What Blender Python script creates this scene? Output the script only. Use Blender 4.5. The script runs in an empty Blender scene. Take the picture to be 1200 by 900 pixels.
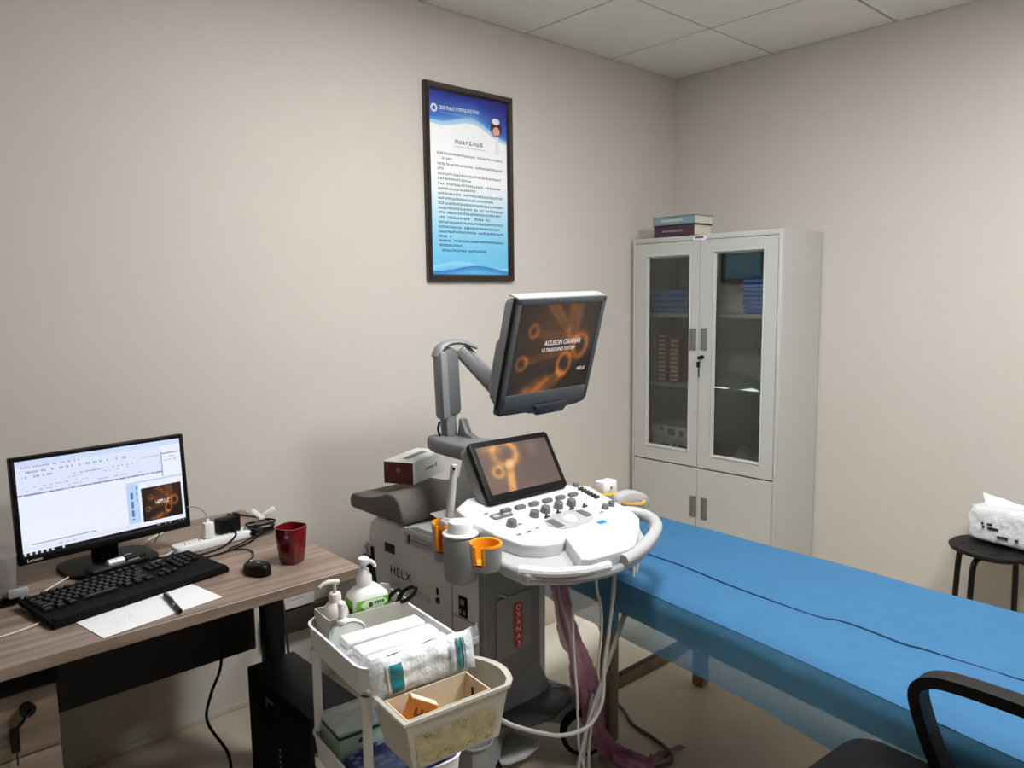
import bpy, bmesh, math, random
from mathutils import Vector, Matrix, noise
random.seed(11)
SC = bpy.context.scene
COL = SC.collection
PI = math.pi

# ------------------------------------------------------------------ colour / material helpers
def s2l(c):
    c = c / 255.0
    return c / 12.92 if c <= 0.04045 else ((c + 0.055) / 1.055) ** 2.4
def lin(rgb):
    return (s2l(rgb[0]), s2l(rgb[1]), s2l(rgb[2]), 1.0)

def mat(name, rgb, rough=0.5, metal=0.0, spec=0.5, alpha=1.0, trans=0.0, noise_amt=0.0, noise_scale=30.0,
        bump=0.0, bump_scale=60.0, stretch=None, coat=0.0, sheen=0.0):
    m = bpy.data.materials.new(name); m.use_nodes = True
    nt = m.node_tree; b = nt.nodes['Principled BSDF']
    col = lin(rgb)
    b.inputs['Base Color'].default_value = col
    b.inputs['Roughness'].default_value = rough
    b.inputs['Metallic'].default_value = metal
    b.inputs['Specular IOR Level'].default_value = spec
    b.inputs['Alpha'].default_value = alpha
    b.inputs['Transmission Weight'].default_value = trans
    b.inputs['Coat Weight'].default_value = coat
    b.inputs['Sheen Weight'].default_value = sheen
    if noise_amt or bump:
        tc = nt.nodes.new('ShaderNodeTexCoord'); mp = nt.nodes.new('ShaderNodeMapping')
        nt.links.new(tc.outputs['Object'], mp.inputs['Vector'])
        if stretch: mp.inputs['Scale'].default_value = stretch
        if noise_amt:
            n = nt.nodes.new('ShaderNodeTexNoise'); n.inputs['Scale'].default_value = noise_scale
            n.inputs['Detail'].default_value = 4
            nt.links.new(mp.outputs[0], n.inputs['Vector'])
            r = nt.nodes.new('ShaderNodeValToRGB')
            r.color_ramp.elements[0].position = 0.3; r.color_ramp.elements[1].position = 0.7
            r.color_ramp.elements[0].color = [max(0, c * (1 - noise_amt)) for c in col[:3]] + [1]
            r.color_ramp.elements[1].color = [min(1, c * (1 + noise_amt)) for c in col[:3]] + [1]
            nt.links.new(n.outputs[0], r.inputs[0]); nt.links.new(r.outputs[0], b.inputs['Base Color'])
        if bump:
            n2 = nt.nodes.new('ShaderNodeTexNoise'); n2.inputs['Scale'].default_value = bump_scale
            n2.inputs['Detail'].default_value = 3
            nt.links.new(mp.outputs[0], n2.inputs['Vector'])
            bp = nt.nodes.new('ShaderNodeBump'); bp.inputs['Strength'].default_value = bump
            bp.inputs['Distance'].default_value = 0.01
            nt.links.new(n2.outputs[0], bp.inputs['Height']); nt.links.new(bp.outputs[0], b.inputs['Normal'])
    return m

def wood_mat(name, dark, light, scale=(1.2, 16, 16), rough=0.45):
    m = bpy.data.materials.new(name); m.use_nodes = True
    nt = m.node_tree; b = nt.nodes['Principled BSDF']
    tc = nt.nodes.new('ShaderNodeTexCoord'); mp = nt.nodes.new('ShaderNodeMapping')
    mp.inputs['Scale'].default_value = scale
    nt.links.new(tc.outputs['Object'], mp.inputs['Vector'])
    n = nt.nodes.new('ShaderNodeTexNoise'); n.inputs['Scale'].default_value = 2.2
    n.inputs['Detail'].default_value = 6; n.inputs['Distortion'].default_value = 0.4
    nt.links.new(mp.outputs[0], n.inputs['Vector'])
    r = nt.nodes.new('ShaderNodeValToRGB')
    r.color_ramp.elements[0].position = 0.33; r.color_ramp.elements[1].position = 0.68
    r.color_ramp.elements[0].color = lin(dark); r.color_ramp.elements[1].color = lin(light)
    nt.links.new(n.outputs[0], r.inputs[0]); nt.links.new(r.outputs[0], b.inputs['Base Color'])
    b.inputs['Roughness'].default_value = rough
    return m

def emit_mat(name, rgb, strength):
    m = bpy.data.materials.new(name); m.use_nodes = True
    nt = m.node_tree; nt.nodes.clear()
    o = nt.nodes.new('ShaderNodeOutputMaterial'); e = nt.nodes.new('ShaderNodeEmission')
    e.inputs[0].default_value = lin(rgb); e.inputs[1].default_value = strength
    nt.links.new(e.outputs[0], o.inputs[0])
    return m

def attr_mat(name, emit, strength=1.0, rough=0.35):
    """surface whose printed / displayed picture comes from the mesh's colour attribute"""
    m = bpy.data.materials.new(name); m.use_nodes = True
    nt = m.node_tree; b = nt.nodes['Principled BSDF']
    a = nt.nodes.new('ShaderNodeVertexColor'); a.layer_name = 'Col'
    b.inputs['Roughness'].default_value = rough
    if emit:
        b.inputs['Base Color'].default_value = (0.004, 0.004, 0.004, 1)
        nt.links.new(a.outputs[0], b.inputs['Emission Color']); b.inputs['Emission Strength'].default_value = strength
    else:
        nt.links.new(a.outputs[0], b.inputs['Base Color'])
    return m

# ------------------------------------------------------------------ mesh building helpers
def catmull(pts, k=6, closed=False):
    P = [Vector(p) for p in pts]
    if len(P) < 3: return P
    out = []; n = len(P)
    rng = range(n) if closed else range(n - 1)
    for i in rng:
        p1, p2 = P[i], P[(i + 1) % n]
        p0 = P[(i - 1) % n] if (closed or i > 0) else p1 * 2 - p2
        p3 = P[(i + 2) % n] if (closed or i < n - 2) else p2 * 2 - p1
        for j in range(k):
            t = j / k
            out.append(0.5 * ((2 * p1) + (p2 - p0) * t + (2 * p0 - 5 * p1 + 4 * p2 - p3) * t * t + (3 * p1 - p0 - 3 * p2 + p3) * t ** 3))
    if not closed: out.append(P[-1])
    return out

def frame(o, x, y, z=None):
    x = Vector(x).normalized(); y = Vector(y).normalized()
    z = x.cross(y).normalized() if z is None else Vector(z)
    M = Matrix.Identity(4)
    for i in range(3):
        M[i][0] = x[i]; M[i][1] = y[i]; M[i][2] = z[i]; M[i][3] = o[i]
    return M

class MB:
    def __init__(s):
        s.v = []; s.f = []; s.M = Matrix.Identity(4)
    def at(s, M): s.M = M; return s
    def add(s, vs, fs):
        n = len(s.v)
        s.v += [s.M @ Vector(v) for v in vs]; s.f += [[i + n for i in f] for f in fs]
        return s
    def _bm(s, bm, R=None):
        bm.verts.ensure_lookup_table(); bm.verts.index_update()
        vs = [v.co.copy() for v in bm.verts]
        if R is not None: vs = [R @ v for v in vs]
        s.add(vs, [[v.index for v in f.verts] for f in bm.faces]); bm.free(); return s
    def box(s, c, size, r=0.0, seg=2, rz=0.0, R=None):
        bm = bmesh.new(); bmesh.ops.create_cube(bm, size=1)
        for v in bm.verts: v.co = Vector((v.co.x * size[0], v.co.y * size[1], v.co.z * size[2]))
        r = min(r, min(size) * 0.49)
        if r > 0: bmesh.ops.bevel(bm, geom=bm.edges[:], offset=r, segments=seg, affect='EDGES', profile=0.5)
        T = Matrix.Translation(c)
        if R is not None: T = T @ R.to_4x4()
        elif rz: T = T @ Matrix.Rotation(rz, 4, 'Z')
        return s._bm(bm, T)
    def prism(s, poly, depth, F=None, r=0.0, seg=2, taper=None):
        """2D polygon in the frame F's xy plane, extruded along its z by depth"""
        bm = bmesh.new()
        a = [bm.verts.new((p[0], p[1], 0)) for p in poly]
        tp = taper if taper else poly
        b = [bm.verts.new((p[0], p[1], depth)) for p in tp]
        n = len(poly)
        caps = [bm.faces.new(a[::-1]), bm.faces.new(b)]
        for i in range(n): bm.faces.new((a[i], a[(i + 1) % n], b[(i + 1) % n], b[i]))
        bmesh.ops.recalc_face_normals(bm, faces=bm.faces[:])
        if r > 0:
            eds = list({e for f in caps for e in f.edges})
            bmesh.ops.bevel(bm, geom=eds, offset=r, segments=seg, affect='EDGES', profile=0.5)
        return s._bm(bm, F)
    def lathe(s, prof, F=None, n=32, a0=0.0, a1=None):
        full = a1 is None
        a1 = 2 * PI if full else a1
        vs = []; fs = []; m = len(prof); k = n if full else n + 1
        for i in range(k):
            a = a0 + (a1 - a0) * i / n
            for (r, z) in prof: vs.append((r * math.cos(a), r * math.sin(a), z))
        for i in range(n):
            j = (i + 1) % k
            for q in range(m - 1):
                fs.append((i * m + q, j * m + q, j * m + q + 1, i * m + q + 1))
        if F is not None: vs = [F @ Vector(v) for v in vs]
        return s.add(vs, fs)
    def cyl(s, p0, p1, r0, r1=None, n=20, bev=0.0):
        r1 = r0 if r1 is None else r1
        p0 = Vector(p0); p1 = Vector(p1); d = p1 - p0; L = d.length
        q = d.to_track_quat('Z', 'Y').to_matrix().to_4x4()
        prof = [(0, 0), (r0 - bev, 0)] + ([(r0, bev), (r1, L - bev)] if bev else [(r0, 0), (r1, L)]) + [(r1 - bev, L), (0, L)]
        if not bev: prof = [(0, 0), (r0, 0), (r1, L), (0, L)]
        return s.lathe(prof, Matrix.Translation(p0) @ q, n)
    def tube(s, pts, r, n=8, k=6, closed=False, smooth=True, squash=None):
        P = catmull(pts, k, closed) if smooth else [Vector(p) for p in pts]
        N = len(P); vs = []; fs = []; up = None
        rr = r if callable(r) else (lambda t: r)
        for i in range(N):
            if closed: d = P[(i + 1) % N] - P[i - 1]
            else: d = P[min(i + 1, N - 1)] - P[max(i - 1, 0)]
            if d.length < 1e-9: d = Vector((0, 0, 1))
            d.normalize()
            if up is None:
                up = Vector((0, 0, 1)) if abs(d.z) < 0.9 else Vector((1, 0, 0))
            a = d.cross(up)
            if a.length < 1e-6: a = d.orthogonal()
            a.normalize(); b = a.cross(d).normalized(); up = b
            ra = rr(i / max(1, N - 1)); rb = ra * (squash or 1)
            for j in range(n):
                t = 2 * PI * j / n
                vs.append(P[i] + a * math.cos(t) * ra + b * math.sin(t) * rb)
        for i in range(N if closed else N - 1):
            i2 = (i + 1) % N
            for j in range(n): fs.append((i * n + j, i * n + (j + 1) % n, i2 * n + (j + 1) % n, i2 * n + j))
        if not closed:
            fs.append(list(range(n))[::-1]); fs.append([(N - 1) * n + j for j in range(n)])
        return s.add(vs, fs)
    def beam(s, pts, w, h, upv=(0, 0, 1), r=0.0):
        """rectangular bar swept along straight points"""
        P = [Vector(p) for p in pts]
        for a, b in zip(P[:-1], P[1:]):
            d = (b - a); L = d.length; d.normalize()
            x = d.cross(Vector(upv)).normalized(); y = x.cross(d).normalized()
            M = Matrix.Identity(4)
            for i in range(3): M[i][0] = x[i]; M[i][1] = y[i]; M[i][2] = -d[i]
            c = (a + b) / 2
            s.box(c, (w, h, L), r, R=M.to_3x3())
        return s
    def grid(s, fn, nu, nv, thick=0.0):
        vs = [Vector(fn(i / nu, j / nv)) for j in range(nv + 1) for i in range(nu + 1)]
        fs = [(j * (nu + 1) + i, j * (nu + 1) + i + 1, (j + 1) * (nu + 1) + i + 1, (j + 1) * (nu + 1) + i) for j in range(nv) for i in range(nu)]
        if thick:
            bm = bmesh.new(); bv = [bm.verts.new(v) for v in vs]
            for f in fs: bm.faces.new([bv[i] for i in f])
            bmesh.ops.recalc_face_normals(bm, faces=bm.faces[:])
            bmesh.ops.solidify(bm, geom=bm.faces[:], thickness=thick)
            return s._bm(bm)
        return s.add(vs, fs)
    def quad(s, o, x, y):
        o = Vector(o); x = Vector(x); y = Vector(y)
        return s.add([o, o + x, o + x + y, o + y], [(0, 1, 2, 3)])

def root_loc(o):
    l = Vector((0, 0, 0))
    while o is not None:
        l = l + o.location; o = o.parent
    return l

def obj(name, mb, m, parent=None, loc=None, smooth=35, sub=0, label=None, normals=True):
    base = root_loc(parent) if parent is not None else Vector(loc or (0, 0, 0))
    me = bpy.data.meshes.new(name)
    me.from_pydata([tuple(Vector(v) - base) for v in mb.v], [], mb.f)
    if normals:
        bm = bmesh.new(); bm.from_mesh(me)
        bmesh.ops.recalc_face_normals(bm, faces=bm.faces[:]); bm.to_mesh(me); bm.free()
    if smooth:
        me.polygons.foreach_set('use_smooth', [True] * len(me.polygons))
        me.set_sharp_from_angle(angle=math.radians(smooth))
    me.materials.append(m)
    o = bpy.data.objects.new(name, me); COL.objects.link(o)
    if parent is not None: o.parent = parent
    else: o.location = base
    if sub:
        md = o.modifiers.new('subdivision', 'SUBSURF'); md.levels = sub; md.render_levels = sub
    if label: o['label'] = label
    return o

def thing(name, label, cat, loc, group=None):
    o = bpy.data.objects.new(name, None); COL.objects.link(o)
    o.location = loc; o.empty_display_size = 0.05
    o['label'] = label; o['category'] = cat
    if group: o['group'] = group
    return o
def tag(o, label, cat, group=None):
    o['label'] = label; o['category'] = cat
    if group: o['group'] = group
    return o
def struct(name, mb, m, parent=None, **kw):
    o = obj(name, mb, m, parent, **kw)
    o['kind'] = 'structure'
    return o

def text_mesh(name, body, size, M, m, parent, extrude=0.0003, align='LEFT', xs=1.0, spacing=1.0):
    cu = bpy.data.curves.new('lettering', 'FONT'); cu.body = body; cu.size = size; cu.extrude = extrude
    cu.align_x = align; cu.resolution_u = 3; cu.space_character = spacing
    tmp = bpy.data.objects.new('lettering', cu); COL.objects.link(tmp)
    dg = bpy.context.evaluated_depsgraph_get()
    me = bpy.data.meshes.new_from_object(tmp.evaluated_get(dg))
    bpy.data.objects.remove(tmp); bpy.data.curves.remove(cu)
    base = root_loc(parent)
    for v in me.vertices:
        v.co = (M @ Vector((v.co.x * xs, v.co.y, v.co.z))) - base
    me.name = name; me.materials.clear(); me.materials.append(m)
    o = bpy.data.objects.new(name, me); COL.objects.link(o); o.parent = parent
    return o

def paint_plane(name, o, ux, uy, nu, nv, fn, m, parent=None, loc=None):
    """flat picture: o top-left corner, ux to the right, uy downwards; fn(u, v) gives sRGB 0-255"""
    o = Vector(o); ux = Vector(ux); uy = Vector(uy)
    base = root_loc(parent) if parent is not None else Vector(loc or (0, 0, 0))
    vs = []; cols = []
    for j in range(nv + 1):
        for i in range(nu + 1):
            vs.append(tuple(o + ux * (i / nu) + uy * (j / nv) - base))
            c = fn(i / nu, j / nv); cols += list(lin([max(0, min(255, x)) for x in c]))
    fs = [(j * (nu + 1) + i, (j + 1) * (nu + 1) + i, (j + 1) * (nu + 1) + i + 1, j * (nu + 1) + i + 1) for j in range(nv) for i in range(nu)]
    me = bpy.data.meshes.new(name); me.from_pydata(vs, [], fs)
    a = me.color_attributes.new('Col', 'FLOAT_COLOR', 'POINT'); a.data.foreach_set('color', cols)
    me.materials.append(m)
    ob = bpy.data.objects.new(name, me); COL.objects.link(ob)
    if parent is not None: ob.parent = parent
    else: ob.location = base
    return ob

def mixc(a, b, t):
    t = max(0.0, min(1.0, t)); return [a[i] + (b[i] - a[i]) * t for i in range(3)]
def sstep(a, b, x):
    t = max(0.0, min(1.0, (x - a) / (b - a))); return t * t * (3 - 2 * t)
def segd(u, v, a, b):
    px, py = u - a[0], v - a[1]; dx, dy = b[0] - a[0], b[1] - a[1]
    t = max(0, min(1, (px * dx + py * dy) / (dx * dx + dy * dy + 1e-9)))
    return math.hypot(px - t * dx, py - t * dy), t
def rrect(w, h, r, n=5):
    out = []
    for cx, cy, a in ((w / 2 - r, h / 2 - r, 0), (-w / 2 + r, h / 2 - r, PI / 2), (-w / 2 + r, -h / 2 + r, PI), (w / 2 - r, -h / 2 + r, 1.5 * PI)):
        for i in range(n + 1):
            t = a + PI / 2 * i / n; out.append((cx + r * math.cos(t), cy + r * math.sin(t)))
    return out

# ------------------------------------------------------------------ materials
M = {}
M['wall'] = mat('beige_wallcovering', (203, 198, 191), 0.8, noise_amt=0.008, noise_scale=5, bump=0.10, bump_scale=420)
M['wallfar'] = mat('far_wall_paint', (150, 146, 140), 0.8)
M['ceil'] = mat('ceiling_tile', (232, 230, 226), 0.9, bump=0.15, bump_scale=320)
M['ceilgap'] = mat('ceiling_gap', (84, 80, 76), 0.9)
M['floor'] = mat('beige_vinyl_floor', (188, 177, 158), 0.42, noise_amt=0.06, noise_scale=6, bump=0.03, bump_scale=90)
M['skirt'] = mat('pale_trim', (196, 188, 174), 0.35)
M['lamp'] = emit_mat('panel_light', (255, 254, 252), 49.0)
M['lampframe'] = mat('lamp_frame_white', (225, 225, 222), 0.4)
M['white'] = mat('white_plastic', (232, 233, 235), 0.32)
M['whitematte'] = mat('white_paper', (236, 237, 236), 0.8, bump=0.1, bump_scale=80)
M['conswhite'] = mat('console_white', (222, 224, 228), 0.28)
M['consgrey'] = mat('console_light_grey', (176, 178, 180), 0.35)
M['sidegrey'] = mat('housing_grey', (218, 219, 222), 0.45, bump=0.05, bump_scale=400)
M['midgrey'] = mat('mid_grey_plastic', (144, 146, 149), 0.42)
M['darkgrey'] = mat('dark_grey_plastic', (132, 134, 137), 0.45)
M['charcoal'] = mat('charcoal_plastic', (44, 48, 54), 0.4)
M['rubber'] = mat('black_rubber', (9, 9, 11), 0.75, spec=0.15)
M['black'] = mat('black_plastic', (6, 6, 8), 0.45, spec=0.2)
M['blackmatte'] = mat('black_matte', (6, 6, 7), 0.7, spec=0.2)
M['blackmetal'] = mat('black_metal', (9, 9, 10), 0.4, spec=0.3)
M['chrome'] = mat('chrome', (190, 190, 192), 0.25, metal=1.0)
M['steel'] = mat('steel_plate', (150, 150, 148), 0.35, metal=0.8)
M['orange'] = mat('orange_plastic', (238, 154, 32), 0.35)
M['yellow'] = mat('yellow_orange_plastic', (226, 176, 84), 0.35)
M['red'] = mat('red_badge', (190, 62, 48), 0.4)
M['cabgrey'] = mat('cabinet_grey_paint', (190, 191, 188), 0.4, bump=0.03, bump_scale=500)
M['wood'] = wood_mat('greyed_oak', (112, 94, 83), (158, 139, 125))
M['woodv'] = wood_mat('greyed_oak_front', (100, 86, 77), (138, 121, 109))
M['bedwood'] = wood_mat('bed_wood', (112, 98, 84), (140, 124, 106), (14, 14, 1.5))
M['sheet'] = mat('blue_sheet', (45, 101, 142), 0.85, noise_amt=0.05, noise_scale=9, bump=0.25, bump_scale=24)
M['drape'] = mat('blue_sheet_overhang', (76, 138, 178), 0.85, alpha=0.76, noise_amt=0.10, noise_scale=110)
M['foldshade'] = mat('fold_shade_navy', (14, 48, 92), 0.8)  # colour of the painted shadow along the sheet's fold
M['mattress'] = mat('blue_vinyl', (6, 26, 48), 0.5)
M['mug'] = mat('red_glaze', (104, 12, 20), 0.15, coat=0.5)
M['mugin'] = mat('dark_mug_inside', (40, 20, 20), 0.3)
M['paper'] = mat('paper_sheet', (236, 238, 242), 0.8)
M['ink'] = mat('black_ink', (28, 28, 32), 0.8)
M['greyink'] = mat('grey_ink', (134, 135, 138), 0.8)
M['palegrey'] = mat('pale_grey_ink', (148, 150, 155), 0.8)
M['blueink'] = mat('blue_ink', (60, 84, 140), 0.8)
M['trolley'] = mat('trolley_white_steel', (230, 233, 238), 0.38)
M['carton'] = mat('grey_beige_carton', (186, 184, 172), 0.8)
M['cartonin'] = mat('dark_carton_inside', (140, 138, 128), 0.9)
M['frost'] = mat('frosted_plastic', (212, 210, 200), 0.35, alpha=0.66, bump=0.05, bump_scale=40)
M['frostin'] = mat('cream_liner', (214, 198, 172), 0.7, noise_amt=0.05)
M['yellowed'] = mat('yellowed_label', (188, 178, 142), 0.7, noise_amt=0.22, noise_scale=40)
M['film'] = mat('clear_film', (232, 238, 242), 0.18, alpha=0.45, bump=0.5, bump_scale=45)
M['teal'] = mat('teal_print', (30, 126, 138), 0.4)
M['tealdark'] = mat('dark_teal_print', (20, 92, 104), 0.4)
M['green'] = mat('green_label', (104, 172, 40), 0.35)
M['palegreen'] = mat('pale_green_label', (206, 232, 196), 0.4)
M['bottle'] = mat('white_bottle', (232, 238, 236), 0.3)
M['pinkbottle'] = mat('pinkish_bottle', (222, 214, 206), 0.3)
M['boxorange'] = mat('orange_carton', (206, 128, 58), 0.6)
M['boxtan'] = mat('pale_orange_carton', (240, 218, 190), 0.6)
M['foam'] = mat('grey_foam', (104, 101, 97), 0.9, bump=0.2, bump_scale=160)
M['maroon'] = mat('maroon_print', (84, 26, 28), 0.5)
M['pink'] = mat('pink_film', (150, 96, 126), 0.4, alpha=0.66, noise_amt=0.2, noise_scale=40, bump=0.4, bump_scale=60)
M['board'] = mat('cream_board', (240, 234, 216), 0.35)
M['cable'] = mat('grey_cable', (168, 166, 162), 0.5)
M['whitecable'] = mat('white_cable', (206, 202, 196), 0.5)
M['darkcable'] = mat('dark_grey_cable', (64, 60, 60), 0.5)
M['armgrey'] = mat('arm_cover_grey', (138, 140, 143), 0.4)
M['armdark'] = mat('arm_dark_grey', (112, 114, 117), 0.4)
M['frame'] = mat('dark_brown_frame', (44, 32, 30), 0.3, coat=0.3)
M['bluecloth'] = mat('blue_drape_cloth', (92, 136, 206), 0.85, bump=0.3, bump_scale=60)
M['redbox'] = mat('red_brown_box', (176, 92, 66), 0.6)
M['bookgrey'] = mat('blue_grey_cover', (124, 148, 156), 0.6)
M['bookpurple'] = mat('purple_cover', (72, 42, 62), 0.6)
M['pages'] = mat('book_pages', (214, 208, 194), 0.9)
M['chair'] = mat('black_chair_plastic', (20, 18, 18), 0.5, spec=0.3)
M['chairseat'] = mat('black_seat_fabric', (8, 9, 12), 0.9, spec=0.2, bump=0.3, bump_scale=300)
M['screen_emit'] = attr_mat('lit_display', True, 1.0, 0.2)
M['touch_emit'] = attr_mat('lit_touch_display', True, 1.0, 0.2)
M['print'] = attr_mat('printed_sheet', False, rough=0.35)
M['whiteglow'] = emit_mat('display_white', (230, 230, 228), 0.9)
def glass_mat():
    m = bpy.data.materials.new('cabinet_glass'); m.use_nodes = True
    nt = m.node_tree; nt.nodes.clear()
    o = nt.nodes.new('ShaderNodeOutputMaterial'); mx = nt.nodes.new('ShaderNodeMixShader')
    t = nt.nodes.new('ShaderNodeBsdfTransparent'); t.inputs[0].default_value = (0.90, 0.92, 0.91, 1)
    g = nt.nodes.new('ShaderNodeBsdfGlossy'); g.inputs['Roughness'].default_value = 0.02
    f = nt.nodes.new('ShaderNodeFresnel'); f.inputs[0].default_value = 1.5
    nt.links.new(f.outputs[0], mx.inputs[0]); nt.links.new(t.outputs[0], mx.inputs[1]); nt.links.new(g.outputs[0], mx.inputs[2])
    nt.links.new(mx.outputs[0], o.inputs[0])
    return m
M['glass'] = glass_mat()
# ------------------------------------------------------------------ room shell
HC = 2.7245
XW, YW = -5.4, -5.2          # far ends of the room behind the camera
TH = 0.1
struct('floor', MB().box(((XW) / 2, (YW) / 2, -TH / 2), (-XW + 2 * TH, -YW + 2 * TH, TH)), M['floor'])
struct('wall_left', MB().box((XW / 2, TH / 2, HC / 2), (-XW + 2 * TH, TH, HC + 0.2)), M['wall'])
struct('wall_right', MB().box((TH / 2, YW / 2, HC / 2), (TH, -YW, HC + 0.2)), M['wall'])
struct('wall_back', MB().box((XW / 2, YW - TH / 2, HC / 2), (-XW + 2 * TH, TH, HC + 0.2)), M['wallfar'])
struct('wall_rear', MB().box((XW - TH / 2, YW / 2, HC / 2), (TH, -YW, HC + 0.2)), M['wallfar'])
struct('baseboard_left', MB().box((XW / 2, -0.003, 0.012), (-XW, 0.006, 0.024), 0.002), M['skirt'])
struct('baseboard_right', MB().box((-0.003, YW / 2, 0.012), (0.006, -YW - 0.02, 0.024), 0.002), M['skirt'])
GX, GY, TS, GAP = 0.572, 0.598, 0.6, 0.010
LIGHT_CELLS = [(3, 2), (2, 4)]
ct = MB(); ct.box((XW / 2, YW / 2, HC + 0.06), (-XW + 2 * TH, -YW + 2 * TH, 0.08))
def cell(i, j):
    x1 = 0.0 if i == 0 else -GX - (i - 1) * TS
    x0 = -GX if i == 0 else x1 - TS
    y1 = 0.0 if j == 0 else -GY - (j - 1) * TS
    y0 = -GY if j == 0 else y1 - TS
    return max(x0, XW), x1, max(y0, YW), y1
tiles = MB()
for i in range(10):
    for j in range(9):
        x0, x1, y0, y1 = cell(i, j)
        if x1 <= XW or y1 <= YW or (i, j) in (): continue
        g = GAP / 2
        tiles.box(((x0 + x1) / 2, (y0 + y1) / 2, HC + 0.01), (x1 - x0 - 2 * g, y1 - y0 - 2 * g, 0.02), 0.002, 1)
ceil_o = struct('ceiling', ct, M['ceilgap'])
struct('ceiling_tiles', tiles, M['ceil'], ceil_o)
for n, (i, j) in enumerate(LIGHT_CELLS):
    x0, x1, y0, y1 = cell(i, j)
    cx, cy = (x0 + x1) / 2, (y0 + y1) / 2
    t = thing('ceiling_light', ['square panel light in the ceiling over the ultrasound machine', 'square panel light in the ceiling over the foot of the bed',
             ][n], 'light', (cx, cy, HC), 'ceiling panel lights')
    fr = MB()
    for sx, sy, w, h in ((0, 0.29, 0.6, 0.02), (0, -0.29, 0.6, 0.02), (0.29, 0, 0.02, 0.56), (-0.29, 0, 0.02, 0.56)):
        fr.box((cx + sx, cy + sy, HC - 0.010), (w - 0.008, h, 0.018), 0.002, 1)
    obj('frame', fr, M['lampframe'], t)
    obj('diffuser', MB().box((cx, cy, HC - 0.020), (0.556, 0.556, 0.036), 0.006), M['lamp'], t)
dt = thing('smoke_detector', 'small round white disc on the ceiling above the left wall', 'smoke detector', (-1.45, -0.335, HC))
obj('base', MB().lathe([(0, 0), (0.05, 0), (0.05, -0.006), (0.046, -0.010), (0, -0.010)], Matrix.Translation((-1.45, -0.335, HC))), M['lampframe'], dt)
obj('sensor_cap', MB().lathe([(0.028, -0.009), (0.026, -0.013), (0, -0.014)], Matrix.Translation((-1.45, -0.335, HC))), M['white'], dt)

# ------------------------------------------------------------------ framed notice
PX0, PX1, PZ0, PZ1 = -1.770, -1.277, 1.587, 2.415
po = thing('framed_notice', 'tall blue and white printed notice in a dark brown frame on the left wall', 'poster', ((PX0 + PX1) / 2, 0, PZ0))
fr = MB(); W = 0.028; D = 0.028
def frame_bar(mb, a, b, inw, outn):  # mitred, bevelled bar in the XZ plane
    pass
outer = [(PX0, PZ0), (PX1, PZ0), (PX1, PZ1), (PX0, PZ1)]
def ring(ins, y): return [(PX0 + ins, y, PZ0 + ins), (PX1 - ins, y, PZ0 + ins), (PX1 - ins, y, PZ1 - ins), (PX0 + ins, y, PZ1 - ins)]
vs = []; levels = [(0, -0.001), (0, -D + 0.006), (0.006, -D), (W - 0.008, -D + 0.004), (W, -D + 0.014), (W, -0.001)]
for ins, y in levels: vs += ring(ins, y)
fs = []
for k in range(len(levels) - 1):
    for q in range(4): fs.append((k * 4 + q, k * 4 + (q + 1) % 4, (k + 1) * 4 + (q + 1) % 4, (k + 1) * 4 + q))
fr.add(vs, fs)
obj('frame', fr, M['frame'], po, smooth=20)
obj('backing', MB().box(((PX0 + PX1) / 2, -0.004, (PZ0 + PZ1) / 2), (PX1 - PX0 - 0.01, 0.006, PZ1 - PZ0 - 0.01)), M['blackmatte'], po)
def poster_fn(u, v):
    top = 0.178 - 0.012 * math.sin(u * 3.0) + 0.0
    b = 0.178 + 0.012 * math.sin(u * 6.0) * (1 - u) - 0.028 * sstep(0.1, 0.5, u) + 0.085 * sstep(0.5, 1.0, u)
    b2 = b - 0.018 - 0.012 * math.sin(u * PI); b3 = b - 0.045 - 0.025 * math.sin(u * PI)
    if v < b3: return mixc((40, 46, 138), (62, 108, 196), sstep(0.02, b3 + 0.02, v + 0.04 * (1 - u)))
    if v < b2: return mixc((62, 110, 196), (98, 156, 224), (v - b3) / (b2 - b3))
    if v < b: return mixc((150, 198, 238), (196, 224, 246), (v - b2) / (b - b2))
    c = mixc((250, 252, 255), (112, 196, 236), sstep(0.42, 0.93, v))
    w1 = 0.945 + 0.018 * math.sin(u * 6.2 + 2.6); w2 = 0.965 + 0.016 * math.sin(u * 6.2 + 1.2)
    if v > w1: c = mixc((150, 214, 242), (92, 178, 226), (v - w1) * 20)
    if v > w2: c = mixc((40, 120, 196), (96, 176, 226), (v - w2) * 30)
    return c
ix0, ix1, iz0, iz1 = PX0 + W - 0.001, PX1 - W + 0.001, PZ0 + W - 0.001, PZ1 - W + 0.001
pr = paint_plane('printed_sheet', (ix0, -0.0085, iz1), (ix1 - ix0, 0, 0), (0, 0, iz0 - iz1), 180, 320, poster_fn, M['print'], po)
PWid, PHei = ix1 - ix0, iz1 - iz0
def glyph(mb, u, v, s, y=-0.0092):
    x = ix0 + u * PWid; z = iz1 - v * PHei
    k = random.random()
    bars = [((0, 0.38), (0.85, 0.14)), ((0, -0.30), (0.85, 0.14)), ((0, 0.03), (0.7, 0.12)), ((-0.32, 0), (0.14, 0.8)), ((0.32, 0), (0.14, 0.8)), ((0, 0.05), (0.14, 0.9))]
    for (cx, cz), (w, h) in random.sample(bars, 4):
        mb.quad((x + (cx - w / 2) * s, y, z + (cz - h / 2) * s), (w * s, 0, 0), (0, 0, h * s))
tx = MB()
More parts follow.
